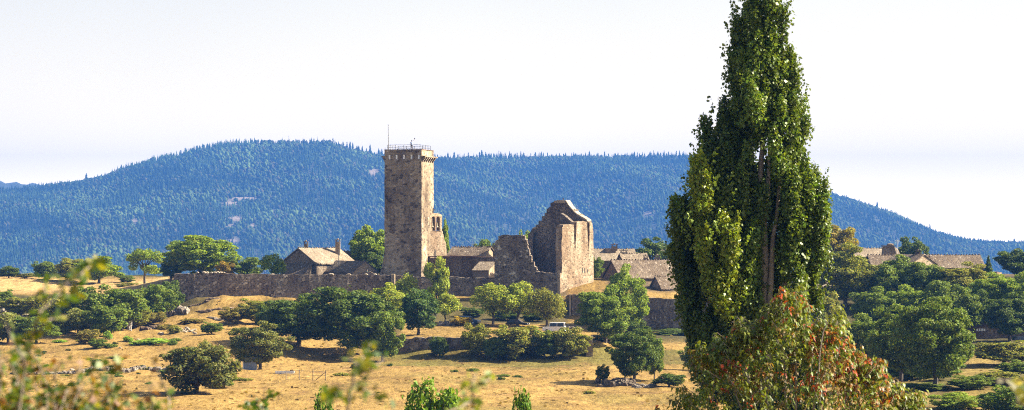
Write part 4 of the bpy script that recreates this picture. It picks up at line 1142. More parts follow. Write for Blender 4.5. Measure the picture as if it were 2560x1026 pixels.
DK = (.040, .060, .020); MID = (.060, .085, .024); LT = (.125, .150, .036); BR = (.085, .120, .022); OL = (.095, .100, .032); GR = (.090, .100, .050); YE = (.20, .15, .03); BRN = (.095, .085, .034); RU = (.13, .095, .025); BG = (.10, .16, .03)
T = [
 # skyline, far side of the plateau
 ('bush', 22, 667, 56, 560, DK, 'dark bush on the plateau edge above the stubble field', 'bush'),
 ('bush', 66, 684, 60, 566, OL, 'low olive scrub along the top edge of the stubble field', 'bush'),
 ('bush', 112, 656, 58, 560, MID, 'round grey green bush on the plateau behind blurred yellow leaves', 'bush'),
 ('oak', 178, 649, 92, 556, OL, 'olive tree crown beside the big round tree on the plateau edge', 'tree'),
 ('oak', 247, 644, 98, 552, BR, 'big round green tree on the plateau beyond the stubble field', 'tree'),
 ('bush', 318, 690, 40, 552, MID, 'small bush at the foot of the flat topped pine', 'bush'),
 ('pine', 362, 626, 84, 535, BR, 'flat topped pine with bare dark trunk beside the rampart corner', 'tree'),
 ('bush', 318, 707, 50, 528, OL, 'little bush at the end of the stubble field', 'bush'),
 ('bush', 428, 655, 50, 515, DK, 'dark lower tree between flat topped pine and broad tree', 'tree'),
 ('oak', 500, 593, 184, 512, BR, 'broad spreading green tree rising behind the rampart', 'tree'),
 ('bush', 565, 655, 45, 505, RU, 'rusty brown bush showing above the rampart top', 'bush'),
 ('bush', 618, 646, 72, 505, MID, 'blue green bush behind the rampart beside a rusty one', 'bush'),
 ('loose', 682, 638, 66, 480, BR, 'leafy light green tree touching the lean-to of the two-chimney house', 'tree'),
 ('oak', 921, 574, 96, 505, BR, 'dense round tree standing against the shaded face of the tower', 'tree'),
 ('bush', 938, 632, 66, 498, DK, 'dark bush wedged between tower foot and barn gable', 'bush'),
 ('bush', 1112, 561, 26, 498, BR, 'small green tree peeping from behind the bell gable', 'tree'),
 ('bush', 1318, 583, 44, 512, BR, 'tree filling the gap between curtain wall stump and keep', 'tree'),
 ('bush', 1208, 603, 60, 540, MID, 'tree top just showing over the church ridge', 'tree'),
 ('bush', 1492, 645, 34, 500, MID, 'bush at the foot of the sunlit keep wall', 'bush'),
 ('oak', 1630, 599, 92, 520, DK, 'dark round tree behind the ridge of the long barn', 'tree'),
 ('oak', 2102, 571, 96, 525, (.115, .10, .02), 'orange tinged tree beside the poplar above the far roofs', 'tree'),
 ('oak', 2278, 597, 80, 525, DK, 'dark round tree behind the speckled roof', 'tree'),
 ('spire', 2471, 644, 26, 484, DK, 'thin dark pointed conifer at the end of the speckled roof', 'conifer'),
 ('oak', 2540, 628, 92, 492, DK, 'rounded dark tree standing alone past the ruined pier', 'tree'),
 # scrub slope on the near side
 ('bush', 12, 728, 56, 1770, MID, 'rough green bush below the stubble field at its open end', 'bush'),
 ('bush', 50, 745, 90, 1790, OL, 'heathy grey bush on the scrub slope among rocks', 'bush'),
 ('bush', 115, 738, 110, 1800, OL, 'wide olive bush on the scrub slope behind the blurred sprig', 'bush'),
 ('bush', 20, 785, 100, 1860, GR, 'grey green bush low on the scrub slope by the dry bank', 'bush'),
 ('bush', 90, 790, 100, 1858, MID, 'mid green bush behind the tall blurred sprig', 'bush'),
 ('bush', 155, 758, 110, 1835, OL, 'olive bush between the sprig and the tall scrub tree', 'bush'),
 ('bush', 228, 722, 116, 1832, MID, 'tallest tree of the scrub belt before the rampart', 'tree'),
 ('bush', 195, 775, 95, 1838, GR, 'grey leaved bush in front of the tallest scrub tree', 'bush'),
 ('bush', 300, 722, 122, 1828, MID, 'broad leafy tree in the middle of the scrub belt', 'tree'),
 ('bush', 268, 765, 100, 1840, MID, 'dense bush with dark hollow at its foot by the rusty plate', 'bush'),
 ('bush', 372, 716, 110, 1806, MID, 'bushy tree between scrub belt and rampart corner', 'tree'),
 ('bush', 425, 706, 66, 1785, DK, 'dark bush pressed against the rampart corner', 'bush'),
 ('bush', 335, 772, 80, 1822, OL, 'brownish bush beside the bleached dead branches', 'bush'),
 ('bush', 375, 782, 70, 1812, BRN, 'tawny bush below the dark rock face', 'bush'),
 # dry slope
 ('bush', 222, 826, 62, 392, BRN, 'tan and green bush alone on the dry slope', 'bush'),
 ('bush', 246, 848, 44, 384, MID, 'small dark bush leaning against the tan one', 'bush'),
 ('bush', 529, 808, 50, 408, MID, 'compact green bush on the dry slope below rock ledges', 'bush'),
 ('bush', 492, 868, 170, 286, (.060, .066, .034), 'big ragged dark bush at the foot of the dry slope', 'bush'),
 ('bush', 560, 915, 60, 300, MID, 'bush joined to the ragged dark one on its field side', 'bush'),
 ('loose', 600, 862, 46, 350, DK, 'thin dark tree by the grey metal hut', 'tree'),
 ('oak', 650, 812, 128, 346, (.070, .078, .040), 'silvery leaved tree overhanging the grey metal hut', 'tree'),
 ('bush', 585, 770, 70, 424, BRN, 'brown green thicket at the end of the rock ledges', 'bush'),
 ('bush', 640, 752, 90, 426, OL, 'olive thicket hiding a parked vehicle', 'bush'),
 ('bush', 690, 765, 90, 418, DK, 'dark thicket between parked vehicle and big field trees', 'bush'),
 # big trees at the meadow edge
 ('oak', 745, 745, 175, 396, DK, 'big dark field tree beside the silvery tree', 'tree'),
 ('oak', 880, 724, 236, 388, DK, 'largest dark spreading tree at the meadow edge below the rampart', 'tree'),
 ('bush', 955, 785, 92, 383, MID, 'skirt of bright leaves at the foot of the largest tree', 'bush'),
 ('oak', 972, 712, 90, 436, LT, 'light green tree behind the largest dark tree', 'tree'),
 ('oak', 920, 730, 80, 440, OL, 'olive tree crown over the shoulder of the largest dark tree', 'tree'),
 ('bush', 1046, 728, 100, 406, (.034, .058, .024), 'dense blue green tree on the terrace wall', 'tree'),
 ('column', 1091, 650, 58, 446, LT, 'tall narrow light green tree before the tower foot', 'tree'),
 ('loose', 1112, 738, 70, 432, LT, 'airy pale tree at the foot of the narrow one', 'tree'),
 ('loose', 1015, 690, 60, 446, LT, 'pale green tree just under the tower corner', 'tree'),
 ('loose', 1232, 712, 96, 1812, LT, 'light green tree over the dark parked car', 'tree'),
 ('loose', 1296, 710, 108, 1818, LT, 'fullest of the three light green car park trees', 'tree'),
 ('loose', 1366, 726, 88, 1822, OL, 'thin stemmed tree beside the white car', 'tree'),
 ('bush', 1262, 776, 60, 441, DK, 'dark undergrowth between first and fullest car park trees', 'bush'),
 ('bush', 1332, 778, 66, 440, DK, 'dark undergrowth between fullest and thin stemmed car park trees', 'bush'),
 ('bush', 1180, 770, 60, 446, DK, 'dark undergrowth at the rampart foot above the blue car', 'bush'),
 ('bush', 1190, 812, 70, 388, OL, 'bush overgrowing the terrace wall below the blue car', 'bush'),
 ('bush', 1155, 793, 50, 424, YE, 'yellow flowering bush before the blue car', 'bush'),
 ('bush', 1288, 819, 118, 387, OL, 'widest olive bush along the terrace wall', 'bush'),
 ('bush', 1360, 829, 80, 388, MID, 'dark hollow bush in the middle of the wall hedge', 'bush'),
 ('bush', 1420, 822, 96, 387, OL, 'bush below the white car at the wall end', 'bush'),
 ('bush', 1240, 843, 60, 386, MID, 'low bush at the foot of the terrace wall', 'bush'),
 ('bush', 1098, 845, 45, 388, DK, 'ivy dark bush on the terrace wall under the blue green tree', 'bush'),
 ('oak', 1567, 674, 112, 1835, BR, 'round bright green tree before the lower rampart', 'tree'),
 ('oak', 1512, 724, 140, 1858, (.07,.10,.024), 'wide darker tree leaning over the terrace corner', 'tree'),
 ('bush', 1512, 838, 76, 400, MID, 'bush beside the stone end pillar', 'bush'),
 ('bush', 1590, 805, 60, 412, DK, 'bush between the wide darker tree and the field tree', 'bush'),
 ('oak', 1583, 828, 136, 313, DK, 'dark tree alone on a stone heap in the meadow', 'tree'),
 ('oak', 1636, 850, 52, 316, MID, 'slim tree on the stone heap beside the dark one', 'tree'),
 ('oak', 1508, 915, 34, 312, DK, 'tiny tree at the edge of the stone heap', 'tree'),
 ('bush', 1673, 936, 76, 304, DK, 'dark round bush at the end of the stone heap', 'bush'),
 ('bush', 1735, 868, 64, 345, MID, 'grey green bush in the meadow beside the poplar', 'bush'),
 ('bush', 1690, 824, 120, 440, DK, 'ivy bank along the foot of the lower rampart', 'bush'),
 # wooded slope on the far side of the poplar
 ('oak', 2112, 620, 158, 1770, (.085, .095, .022), 'dark tree with orange lit top and visible trunk below the far roofs', 'tree'),
 ('bush', 2062, 735, 84, 1830, OL, 'olive bush under the orange topped tree', 'bush'),
 ('oak', 2252, 643, 104, 1735, MID, 'round tree just below the big tapering chimney', 'tree'),
 ('oak', 2188, 726, 126, 1835, MID, 'round green tree beneath the orange topped one', 'tree'),
 ('oak', 2212, 668, 104, 1770, MID, 'tree between the orange topped tree and the dark hipped roof', 'tree'),
 ('oak', 2322, 660, 132, 1770, MID, 'domed tree below the pale plastered gable', 'tree'),
 ('oak', 2410, 664, 136, 1775, OL, 'olive domed tree below the speckled roof', 'tree'),
 ('oak', 2268, 722, 120, 1830, BR, 'brighter green crown in the middle of the wooded slope', 'tree'),
 ('oak', 2372, 708, 136, 1850, MID, 'tall crown behind the biggest slope tree', 'tree'),
 ('oak', 2472, 690, 124, 1800, BR, 'fresh green tree before the thin conifer', 'tree'),
 ('oak', 2540, 690, 120, 1810, BR, 'fresh green tree at the edge under the lone dark tree', 'tree'),
 ('oak', 2335, 752, 200, 1975, MID, 'biggest domed tree on the wooded slope', 'tree'),
 ('oak', 2252, 776, 160, 1955, MID, 'tall tree joined to the biggest domed one', 'tree'),
 ('oak', 2160, 796, 140, 1930, MID, 'blue green tree behind the red leaved cherry', 'tree'),
 ('oak', 2090, 815, 120, 1900, OL, 'tree half hidden by the cherry top', 'tree'),
 ('oak', 2440, 730, 96, 1845, DK, 'dark trunked tree shading the barn with white panes', 'tree'),
 ('oak', 2525, 740, 120, 1852, DK, 'dark tree in front of the shaded barn', 'tree'),
 ('bush', 2510, 856, 138, 345, OL, 'olive bush on the sunny patch of field', 'bush'),
 ('bush', 2402, 862, 40, 345, MID, 'sprig of low leaves by the sunny patch of field', 'bush'),
 ('bush', 2355, 905, 110, 322, DK, 'dark low tree at the foot of the biggest domed tree', 'bush'),
 ('bush', 2452, 945, 90, 300, OL, 'dull bush under the twig at the field corner', 'bush'),
 ('bush', 2545, 905, 90, 312, MID, 'bush behind the blurred twig at the frame edge', 'bush'),
 ('bush', 2300, 960, 120, 290, MID, 'green bush rising beyond the cherry branches', 'bush'),
 ('bush', 2345, 893, 120, 305, (.05,.08,.02), 'bush under the skirt of the biggest domed tree', 'bush'),
 ('bush', 2428, 940, 110, 290, (.06,.085,.022), 'bush between the sunny patch of field and the bright bush', 'bush'),
 ('bush', 2502, 930, 120, 296, OL, 'bush directly below the olive bush on the sunny field', 'bush'),
 ('bush', 2262, 905, 120, 314, (.05,.08,.02), 'dark bush behind the cherry beside the joined tall tree', 'bush'),
 ('bush', 2400, 985, 130, 262, BR, 'bright bush at the bottom of the wooded slope', 'bush'),
 ('bush', 2520, 970, 130, 255, (.05, .08, .02), 'deep green bush at the bottom corner', 'bush'),
 # tops of nearer trees
 ('loose', 1090, 968, 190, 128, (.06,.10,.02), 'fresh green tree top rising into view at the meadow front', 'tree'),
 ('loose', 1312, 994, 96, 124, (.05,.09,.018), 'small fresh tree top below the meadow', 'tree'),
 ('loose', 812, 1000, 70, 122, (.05,.09,.018), 'fresh green twig top under the drinking trough', 'tree'),
]
for q in T:
    tree(q[0], q[1], q[2], q[3], q[4], q[5], q[6], q[7])
# scattered shrubs in the open
SH = [(380, 847, 86, 392, BG, 'long bright green shrub cushion on the dry slope'), (346, 851, 40, 391, BG, 'small bright cushion joined to the long one'),
      (320, 841, 26, 396, BG, 'little green dome above the bright cushion'), (268, 829, 22, 402, BG, 'little bright dome by the rusty plate'),
      (440, 816, 34, 412, OL, 'pale shrub among rubble stones'), (413, 812, 60, 420, BRN, 'brown heath strip beside the bank'), (487, 797, 60, 428, BRN, 'brown heath under the grass mound'),
      (430, 851, 24, 391, MID, 'dull cushion at the end of the bright row'), (436, 846, 30, 396, MID, 'dull green cushion above its twin'),
      (275, 860, 40, 386, MID, 'flat grey cushion beside the tan bush'), (510, 852, 26, 376, OL, 'upright tuft shrub near the ragged bush'),
      (242, 905, 30, 362, MID, 'cushion shrub on the middle of the dry slope'), (300, 900, 30, 364, BG, 'greener cushion shrub on the middle of the dry slope'),
      (285, 893, 34, 368, OL, 'olive cushion above two others'), (355, 922, 60, 338, OL, 'heath mat over the ruined field wall'), (232, 922, 40, 336, MID, 'cushion hugging the ruined field wall'),
      (420, 928, 50, 334, MID, 'dark cushion at the near end of the ruined field wall'), (285, 934, 40, 331, MID, 'flat cushion before the ruined field wall'),
      (450, 915, 40, 345, MID, 'low cushion beside the ragged bush'), (470, 890, 30, 358, OL, 'dry stalked cushion above the ragged bush'),
      (1138, 929, 22, 338, DK, 'tiny dark shrub first in the meadow row'), (1183, 921, 32, 340, DK, 'larger dark shrub in the meadow row'),
      (1258, 942, 40, 326, MID, 'widest shrub of the meadow cluster'), (1290, 945, 26, 325, DK, 'small shrub beside the widest meadow one'), (1252, 955, 20, 320, DK, 'tiny shrub in front of the meadow cluster'),
      (1475, 989, 26, 292, OL, 'faint grassy shrub near the meadow front'), (975, 922, 14, 350, DK, 'tiny shrub alone beside the blurred sprig'),
      (905, 905, 46, 338, OL, 'shrub behind the blurred sprig near the fence'), (850, 945, 40, 325, OL, 'grassy shrub at the fence end'), (600, 945, 60, 318, OL, 'shaded shrub below the metal hut'),
      (25, 748, 24, 486, GR, 'grey cushion among pale rocks on the scrub slope'), (48, 772, 30, 470, BRN, 'brown cushion among pale rocks on the scrub slope'),
      (205, 845, 34, 396, OL, 'grassy shrub joining the tan bush'), (150, 850, 40, 400, BG, 'bright shrub behind the tall blurred sprig')]
for px, top, w, D, colr, lab in SH: tree('shrub', px, top, w, D, colr, lab, 'shrub', None)
r = random.Random(8)
for k in range(46):
    px = r.uniform(40, 560); D = r.uniform(300, 400)
    x = X(px, D); zg = g1(x, D); py = HY - zg / D * F
    s_ = r.uniform(.35, .9)
    o = thing('heath_cushion', 'very small green cushion of heath dotted on the dry slope', 'heath', (x, D, zg - .05), 'tiny heath cushions on the dry slope', r.uniform(0, 6))
    o.scale = (s_ * 1.5, s_ * 1.2, s_ * .55); c = obj('foliage', proto('shrub', k % 4)[0], o); c.color = (*r.choice([MID, OL, BG]), 1)

# ------------------------------------------------------------------ poplar
PD = 100.0; ps = F / PD
base_z = g1(X(1915, PD), PD)
pop = thing('poplar_tree', 'towering glossy leaved poplar with pale stems in front of the village', 'tree', (X(1915, PD), PD, base_z))
rng = np.random.default_rng(3)
PL = [(1895, -70, 330, 66, 0, 1.0), (1932, -30, 300, 42, -.3, 1.0), (1852, 10, 330, 40, .2, .9), (1824, 190, 420, 36, .3, .7), (1985, 162, 400, 36, 0, 1.1), (1880, 120, 420, 58, -.8, 1.0), (1948, 240, 500, 58, -.5, 1.1), (2000, 330, 620, 58, 0, 1.15),
      (2030, 425, 720, 40, .3, 1.2), (1850, 330, 560, 54, .5, .8), (1770, 304, 470, 24, 0, .6), (1806, 314, 480, 32, -.3, .8), (1756, 398, 640, 50, -1.5, 1.6), (1722, 468, 720, 44, .2, .8), (1806, 520, 770, 52, -1.8, 1.5), (1870, 460, 640, 34, .5, .8),
      (1990, 540, 800, 62, -.5, 1.1), (1704, 600, 760, 32, .3, .6), (1757, 620, 860, 60, 0, .7), (1846, 640, 900, 58, -.6, .9), (1780, 740, 1000, 58, 0, .6), (1950, 640, 880, 40, .7, .8), (2040, 590, 770, 28, 0, 1.1),
      (1960, 380, 640, 40, .6, .9), (1740, 520, 800, 45, .6, .6), (1900, 840, 1150, 90, .3, .7), (1800, 880, 1250, 90, .3, .6), (2000, 760, 1100, 60, .2, .8), (1975, 120, 260, 14, 0, 1.0), (1880, 220, 400, 50, .9, .7), (1830, 370, 620, 46, -.5, .9), (1790, 420, 700, 46, -.8, 1.0), (1850, 450, 780, 46, -.9, 1.0), (1912, 380, 700, 42, 1.3, .9), (1925, 560, 880, 52, 1.1, .9), (1880, 600, 840, 30, .2, .9), (1885, 700, 960, 46, .6, .8), (1965, 420, 660, 34, -.9, 1.2), (1895, 470, 600, 26, -.8, 1.2), (1700, 480, 620, 26, -.6, 1.0), (2045, 470, 660, 26, -.4, 1.2)]
Cs, Ns, Tt = [], [], []
for cx_, y0, y1, hw, dd, lum in PL:
    hh = (y1 - y0) / 2; cy = (y0 + y1) / 2
    base = np.array([.098, .150, .018]) if lum < 1.4 else np.array([.20, .26, .020])  # leaf colour brightened on sunlit plumes, darkened on shaded ones
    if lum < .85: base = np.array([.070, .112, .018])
    ns = int(hw * hh * 2 / 1050) + 3
    for q in range(ns):
        # a clump of steep twiglets somewhere on the plume
        zz = rng.uniform(-1, .93); th = rng.uniform(0, 6.283)
        pr = math.sqrt(max(.02, 1 - abs(zz) ** 2.4)) * (1 - .28 * zz) * rng.uniform(.25, .95)
        sx_, sh_ = rng.uniform(13, 24), rng.uniform(34, 72)
        px_ = cx_ + (hw - 8) * pr * math.cos(th); py_ = cy - (hh - 20) * zz; dy_ = dd + hw / ps * 1.1 * pr * math.sin(th)
        n_ = int(sx_ * sh_ * .46); tw_ = rng.uniform(.7, 1.3)
        v = unit(rng.normal(size=(n_, 3))) * (rng.random((n_, 1)) ** .4)
        tap = 1 - .45 * v[:, 2:3]
        lean = np.array([math.cos(th) * .18, math.sin(th) * .18])
        Cl = np.stack([(px_ - CX) / F * PD + v[:, 0] * sx_ / ps * tap[:, 0] + lean[0] * v[:, 2] * sh_ / ps, PD + dy_ + v[:, 1] * sx_ / ps * tap[:, 0] + lean[1] * v[:, 2] * sh_ / ps, (HY - py_) / ps + v[:, 2] * sh_ / ps], 1) + rng.normal(size=(n_, 3)) * .05
        nr = unit(v * [1, 1, .5] * .7 + rng.normal(size=(n_, 3)) * .55 + [0, 0, .3])
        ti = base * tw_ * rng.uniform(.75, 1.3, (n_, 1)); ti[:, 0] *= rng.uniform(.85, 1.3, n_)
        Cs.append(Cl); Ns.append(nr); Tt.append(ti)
for cx_, y0, y1, hw, dd, lum in PL:
    for q in range(int((y1 - y0) / 16)):
        zz = rng.uniform(-.9, 1.02); th = rng.uniform(0, 6.283); pr = math.sqrt(max(.03, 1 - min(1, abs(zz)) ** 2.4)) * (1 - .28 * zz) * rng.uniform(.95, 1.18)
        o_ = np.array([(cx_ + hw * pr * math.cos(th) - CX) / F * PD, PD + dd + hw / ps * 1.1 * pr * math.sin(th), (HY - ((y0 + y1) / 2 - (y1 - y0) / 2 * zz)) / ps])
        k_ = 16; f_ = rng.random((k_, 1)) * rng.uniform(.35, .8)
        Cl = o_ + f_ * np.array([math.cos(th) * .35, math.sin(th) * .35, 1.0]) + rng.normal(size=(k_, 3)) * .06
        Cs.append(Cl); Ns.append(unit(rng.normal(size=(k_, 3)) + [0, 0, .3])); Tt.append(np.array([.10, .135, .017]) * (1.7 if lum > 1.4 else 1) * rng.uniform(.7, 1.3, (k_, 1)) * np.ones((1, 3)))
Cs, Ns, Tt = map(np.concatenate, (Cs, Ns, Tt))
# the open stem gap
pxs = CX + Cs[:, 0] / Cs[:, 1] * F; pys = HY - Cs[:, 2] / Cs[:, 1] * F
gap = (np.abs(pxs - (1918 + 8 * np.sin(pys / 60))) < 10 + 7 * np.sin(pys / 35)) & (pys > 330) & (pys < 700) & (rng.random(len(Cs)) < .5)
Cs, Ns, Tt = Cs[~gap], Ns[~gap], Tt[~gap]
tipd = np.tile([0, 0, -.4], (len(Cs), 1))
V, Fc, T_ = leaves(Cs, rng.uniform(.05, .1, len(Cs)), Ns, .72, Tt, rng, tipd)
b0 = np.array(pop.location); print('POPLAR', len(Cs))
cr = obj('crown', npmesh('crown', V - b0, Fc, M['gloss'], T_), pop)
mb = MB()
def stem(pts, r0, r1, D=PD):
    q = [P(px_, py_, D + dd_) for px_, py_, dd_ in pts]
    mb.tube(q, list(np.linspace(r0, r1, len(q))), 7)
stem([(1912, 1450, 0), (1914, 1100, 0), (1915, 880, 0), (1914, 760, 0), (1911, 640, -.1), (1908, 560, -.1), (1900, 470, -.1), (1903, 400, 0), (1915, 300, 0), (1920, 150, 0), (1915, -40, 0)], .30, .03)
stem([(1914, 900, 0), (1926, 720, -.25), (1932, 600, -.3), (1942, 540, -.3), (1950, 450, -.2), (1955, 330, 0)], .15, .04)
stem([(1912, 820, .1), (1902, 640, .2), (1893, 560, .2), (1890, 480, .2), (1880, 380, .2), (1868, 250, .2)], .14, .03)
stem([(1908, 570, -.1), (1922, 440, -.2), (1926, 330, -.2), (1928, 200, 0)], .13, .03)
stem([(1912, 1200, 0), (1850, 850, -.3), (1838, 760, -.5), (1835, 690, -.5), (1830, 600, -.5), (1812, 500, -.4)], .14, .03)
stem([(1912, 1150, 0), (1800, 860, 0), (1760, 700, 0), (1745, 560, -.2), (1750, 430, -.4)], .13, .03)
stem([(1914, 880, 0), (1960, 720, 0), (1990, 600, 0), (2020, 480, 0)], .12, .03)
stem([(1905, 520, 0), (1885, 490, .1), (1870, 430, .2)], .08, .03)
mb.build('trunk', M['palebark'], pop, smooth=True)

# ------------------------------------------------------------------ red leaved cherry
CD = 45.0; cs_ = F / CD
cz = g1(X(1990, CD), CD)
ctree = thing('cherry_tree', 'cherry tree with drooping green and orange red leaves below the poplar', 'tree', (X(1990, CD), CD, cz))
rng = np.random.default_rng(12)
OUT = np.array([(1640, 1030), (1668, 1000), (1690, 962), (1712, 905), (1735, 880), (1765, 846), (1800, 818), (1850, 800), (1882, 790), (1905, 752), (1935, 728), (1962, 712), (1985, 700), (2005, 716), (2020, 770), (2045, 790), (2072, 776), (2092, 762), (2112, 780), (2122, 826), (2150, 862), (2178, 880), (2205, 908), (2240, 925), (2275, 962), (2300, 985), (2330, 1020), (2360, 1060)], float)
tw = []
while len(tw) < 1600:
    px_ = rng.uniform(1645, 2345); yo = np.interp(px_, OUT[:, 0], OUT[:, 1]) + 26 * (math.sin(px_ / 11) * math.sin(px_ / 29 + 1) + .3)
    dpt = rng.exponential(90) + rng.uniform(0, 18)
    py_ = yo + dpt
    if py_ > 1230: continue
    th_ = min(1.0, .18 + dpt / 170.)
    dd_ = rng.uniform(-1, .8) * 1.5 * th_
    if 1700 < px_ < 1765 and 895 < py_ < 975 and rng.random() < .8: continue
    if 1640 < px_ < 1730 and 905 < py_ < 950 and rng.random() < .7: continue
    if px_ > 1880 and py_ < 800 and rng.random() < .35: continue
    tw.append((px_, py_, dd_, dpt))
tw = np.array(tw)
P0 = np.stack([(tw[:, 0] - CX) / F * CD, CD + tw[:, 2], (HY - tw[:, 1]) / cs_], 1)
ax = unit(np.stack([(tw[:, 0] - 1990) / 420 + rng.normal(size=len(tw)) * .35, tw[:, 2] * .3 + rng.normal(size=len(tw)) * .4, .75 + rng.normal(size=len(tw)) * .3], 1))
m_ = 13
f = rng.uniform(-.32, .06, (len(tw), m_, 1))
Cl = P0[:, None] + ax[:, None] * f
az_ = rng.uniform(0, 6.283, (len(tw), m_)); odir = np.stack([np.cos(az_), np.sin(az_), np.zeros_like(az_)], -1)
B0 = (Cl + odir * .02).reshape(-1, 3); od = odir.reshape(-1, 3)
n = len(B0)
Lf = rng.uniform(.07, .14, (n, 1)); droop = rng.uniform(.5, 1.6, (n, 1))
mid = B0 + unit(od + [0, 0, -.35] * droop) * Lf * .55
tipp = mid + unit(od * .55 + [0, 0, -1.0] * droop) * Lf * .6
side = unit(np.cross(od, [0, 0, 1.0]) + rng.normal(size=(n, 3)) * .3) * Lf * rng.uniform(.16, .24, (n, 1))
up_ = np.array([0, 0, .010])
V = np.stack([B0, mid + side + up_, mid - side + up_, tipp], 1).reshape(-1, 3)
k4 = np.arange(n)[:, None] * 4
Fc = np.concatenate([k4 + [0, 1, 2], k4 + [1, 3, 2]], 0)
tpx, tpy = tw[:, 0], tw[:, 1]
redp = .025 + .20 * np.exp(-(((tpx - 2120) / 110) ** 2 + ((tpy - 890) / 110) ** 2)) + .09 * np.exp(-(((tpx - 1850) / 60) ** 2 + ((tpy - 900) / 40) ** 2))
rn = rng.random(len(tw)); colt = np.tile([.100, .145, .020], (len(tw), 1))
colt[rn < .6] = (.17, .19, .026); colt[rn < .13] = (.19, .12, .025)
red = rng.random(len(tw)) < redp; colt[red] = (.38, .065, .025)
red2 = rng.random(len(tw)) < redp * .8; colt[red2] = (.30, .12, .03)
lf = np.repeat(colt, m_, 0) * rng.uniform(.6, 1.4, (n, 1))
cr = obj('crown', npmesh('crown', V - np.array(ctree.location), Fc, M['cherry'], np.repeat(lf, 4, 0), 3), ctree)
mb = MB()
rt = random.Random(6)
main = []
for tx, ty in ((1700, 960), (1790, 870), (1880, 820), (1950, 760), (1990, 730), (2060, 830), (2100, 800), (2150, 900), (2230, 960), (1830, 960), (2040, 960), (2290, 1010)):
    q = [P(1990 + (tx - 1990) * .08, 1400, CD), P(1990 + (tx - 1990) * .4, 1180, CD + rt.uniform(-.3, .3)), P(1990 + (tx - 1990) * .8, ty + 90, CD + rt.uniform(-.5, .2)), P(tx, ty, CD - .2)]
    mb.tube(q, [.05, .028, .012, .005], 6); main += q[1:]
mb.tube([(X(1990, CD), CD, cz - .2), P(1990, 1400, CD)], [.16, .12], 8)
for i in range(0, len(tw), 4): mb.tube([Vector(P0[i] - ax[i] * .42), Vector(P0[i] + ax[i] * .05)], [.006, .003], 4, False)
mb.tube([P(2047, 930, CD - 1.3), P(2050, 880, CD - 1.35), P(2058, 830, CD - 1.3), P(2072, 800, CD - 1.3)], [.012, .011, .010, .006], 5)
mb.build('trunk', M['palebark'], ctree)

# ------------------------------------------------------------------ out of focus shrubs close to the lens
def near_shrub(label, D, stems, seed, ground_px, colr, dens=1.0, leaf=.026, name='garden_shrub'):
    """stems: polylines of (px, py); leaves set alternately along them"""
    rng = np.random.default_rng(seed)
    x = X(ground_px, D); zg = g1(x, D)
    o = thing(name, label, 'shrub', (x, D, zg))
    mb = MB(); C, Nn, Tn, tips = [], [], [], []
    for st in stems:
        q = [P(a_, b__, D + rng.uniform(-.5, .5)) for a_, b__ in st]
        mb.tube([Vector((x, D, zg - .05))] + q if st[0][1] > 1020 else q, [.009] + list(np.linspace(.006, .0025, len(q))) if st[0][1] > 1020 else list(np.linspace(.005, .002, len(q))), 5)
        for A_, B_ in zip(q[:-1], q[1:]):
            L_ = (B_ - A_).length; k = max(1, int(L_ / .022 * dens))
            for i in range(k):
                p = A_.lerp(B_, (i + rng.random()) / k)
                dv = Vector(unit(rng.normal(size=3))); dv.z *= .6
                C.append(np.array(p + dv * rng.uniform(.015, .05))); Nn.append(unit(rng.normal(size=3) * .7 + [0, -.3, .5])); tips.append(np.array(dv))
                c_ = np.array(colr[rng.integers(len(colr))]); Tn.append(c_ * rng.uniform(.7, 1.3))
    V, Fc, T_ = leaves(np.array(C), leaf, np.array(Nn), .6, np.array(Tn), rng, np.array(tips) * 1.2)
    obj('foliage', npmesh('foliage', V - np.array(o.location), Fc, M['near'], T_), o)
    mb.build('stem', M['wood'], o)
    return o
G1 = [(.105, .135, .014), (.06, .10, .012), (.04, .08, .012), (.16, .15, .016), (.19, .11, .02)]
G2 = G1 + [(.07, .11, .012), (.20, .085, .03)]
rn_ = random.Random(9)
st = []
for k in range(64):
    tx = rn_.uniform(-60, 430) if k % 4 else rn_.uniform(-60, 150)
    top = 1010 - rn_.random() ** 1.5 * (170 if tx < 130 else 120)
    bx = tx + rn_.uniform(-60, 60)
    st.append([(bx, 1080), ((bx + tx) / 2 + rn_.uniform(-20, 20), (1080 + top) / 2), (tx, top)])
near_shrub('mass of blurred yellow green and russet leaves filling the lower corner', 10.5, st, 4, 150, G2, .85, .024)
near_shrub('tall blurred sprig of yellow green leaves arching up beside the stubble field', 9.2,
           [[(40, 1090), (60, 930), (85, 820), (120, 740)], [(85, 820), (100, 780), (150, 735), (190, 745)], [(60, 900), (30, 850), (10, 800)], [(110, 755), (115, 700), (130, 690)],
            [(120, 745), (165, 710), (215, 680), (250, 650)], [(75, 850), (120, 800), (165, 790)], [(50, 960), (20, 900), (-10, 880)], [(200, 690), (230, 660), (240, 645)]], 5, 40, G1[:4], .5, .026)
near_shrub('blurred pale sprig standing in front of the big field tree', 9.0,
           [[(860, 1090), (872, 1000), (885, 940), (905, 900), (925, 860)], [(885, 940), (930, 925), (965, 890)], [(872, 1000), (840, 985), (815, 990)], [(895, 915), (870, 895)], [(880, 960), (935, 985), (965, 1010)]], 6, 865, G1[:4], .5, .026)
near_shrub('small half blurred sprig of green leaves at the meadow front', 16.0,
           [[(655, 1080), (657, 1020), (660, 975)], [(657, 1020), (630, 1010), (612, 1016)], [(658, 1000), (680, 985), (690, 990)], [(655, 1040), (640, 1030), (618, 1034)]], 7, 655, G1[1:4], 1.0, .026)
near_shrub('sparse blurred leaves hanging over the meadow below the terrace wall', 9.5,
           [[(1180, 1090), (1183, 1020), (1180, 960), (1190, 935)], [(1182, 1000), (1150, 1020), (1120, 1030)], [(1181, 970), (1210, 955), (1240, 940)]], 8, 1180, [(.20, .22, .03), (.12, .17, .03)], .35, .028)
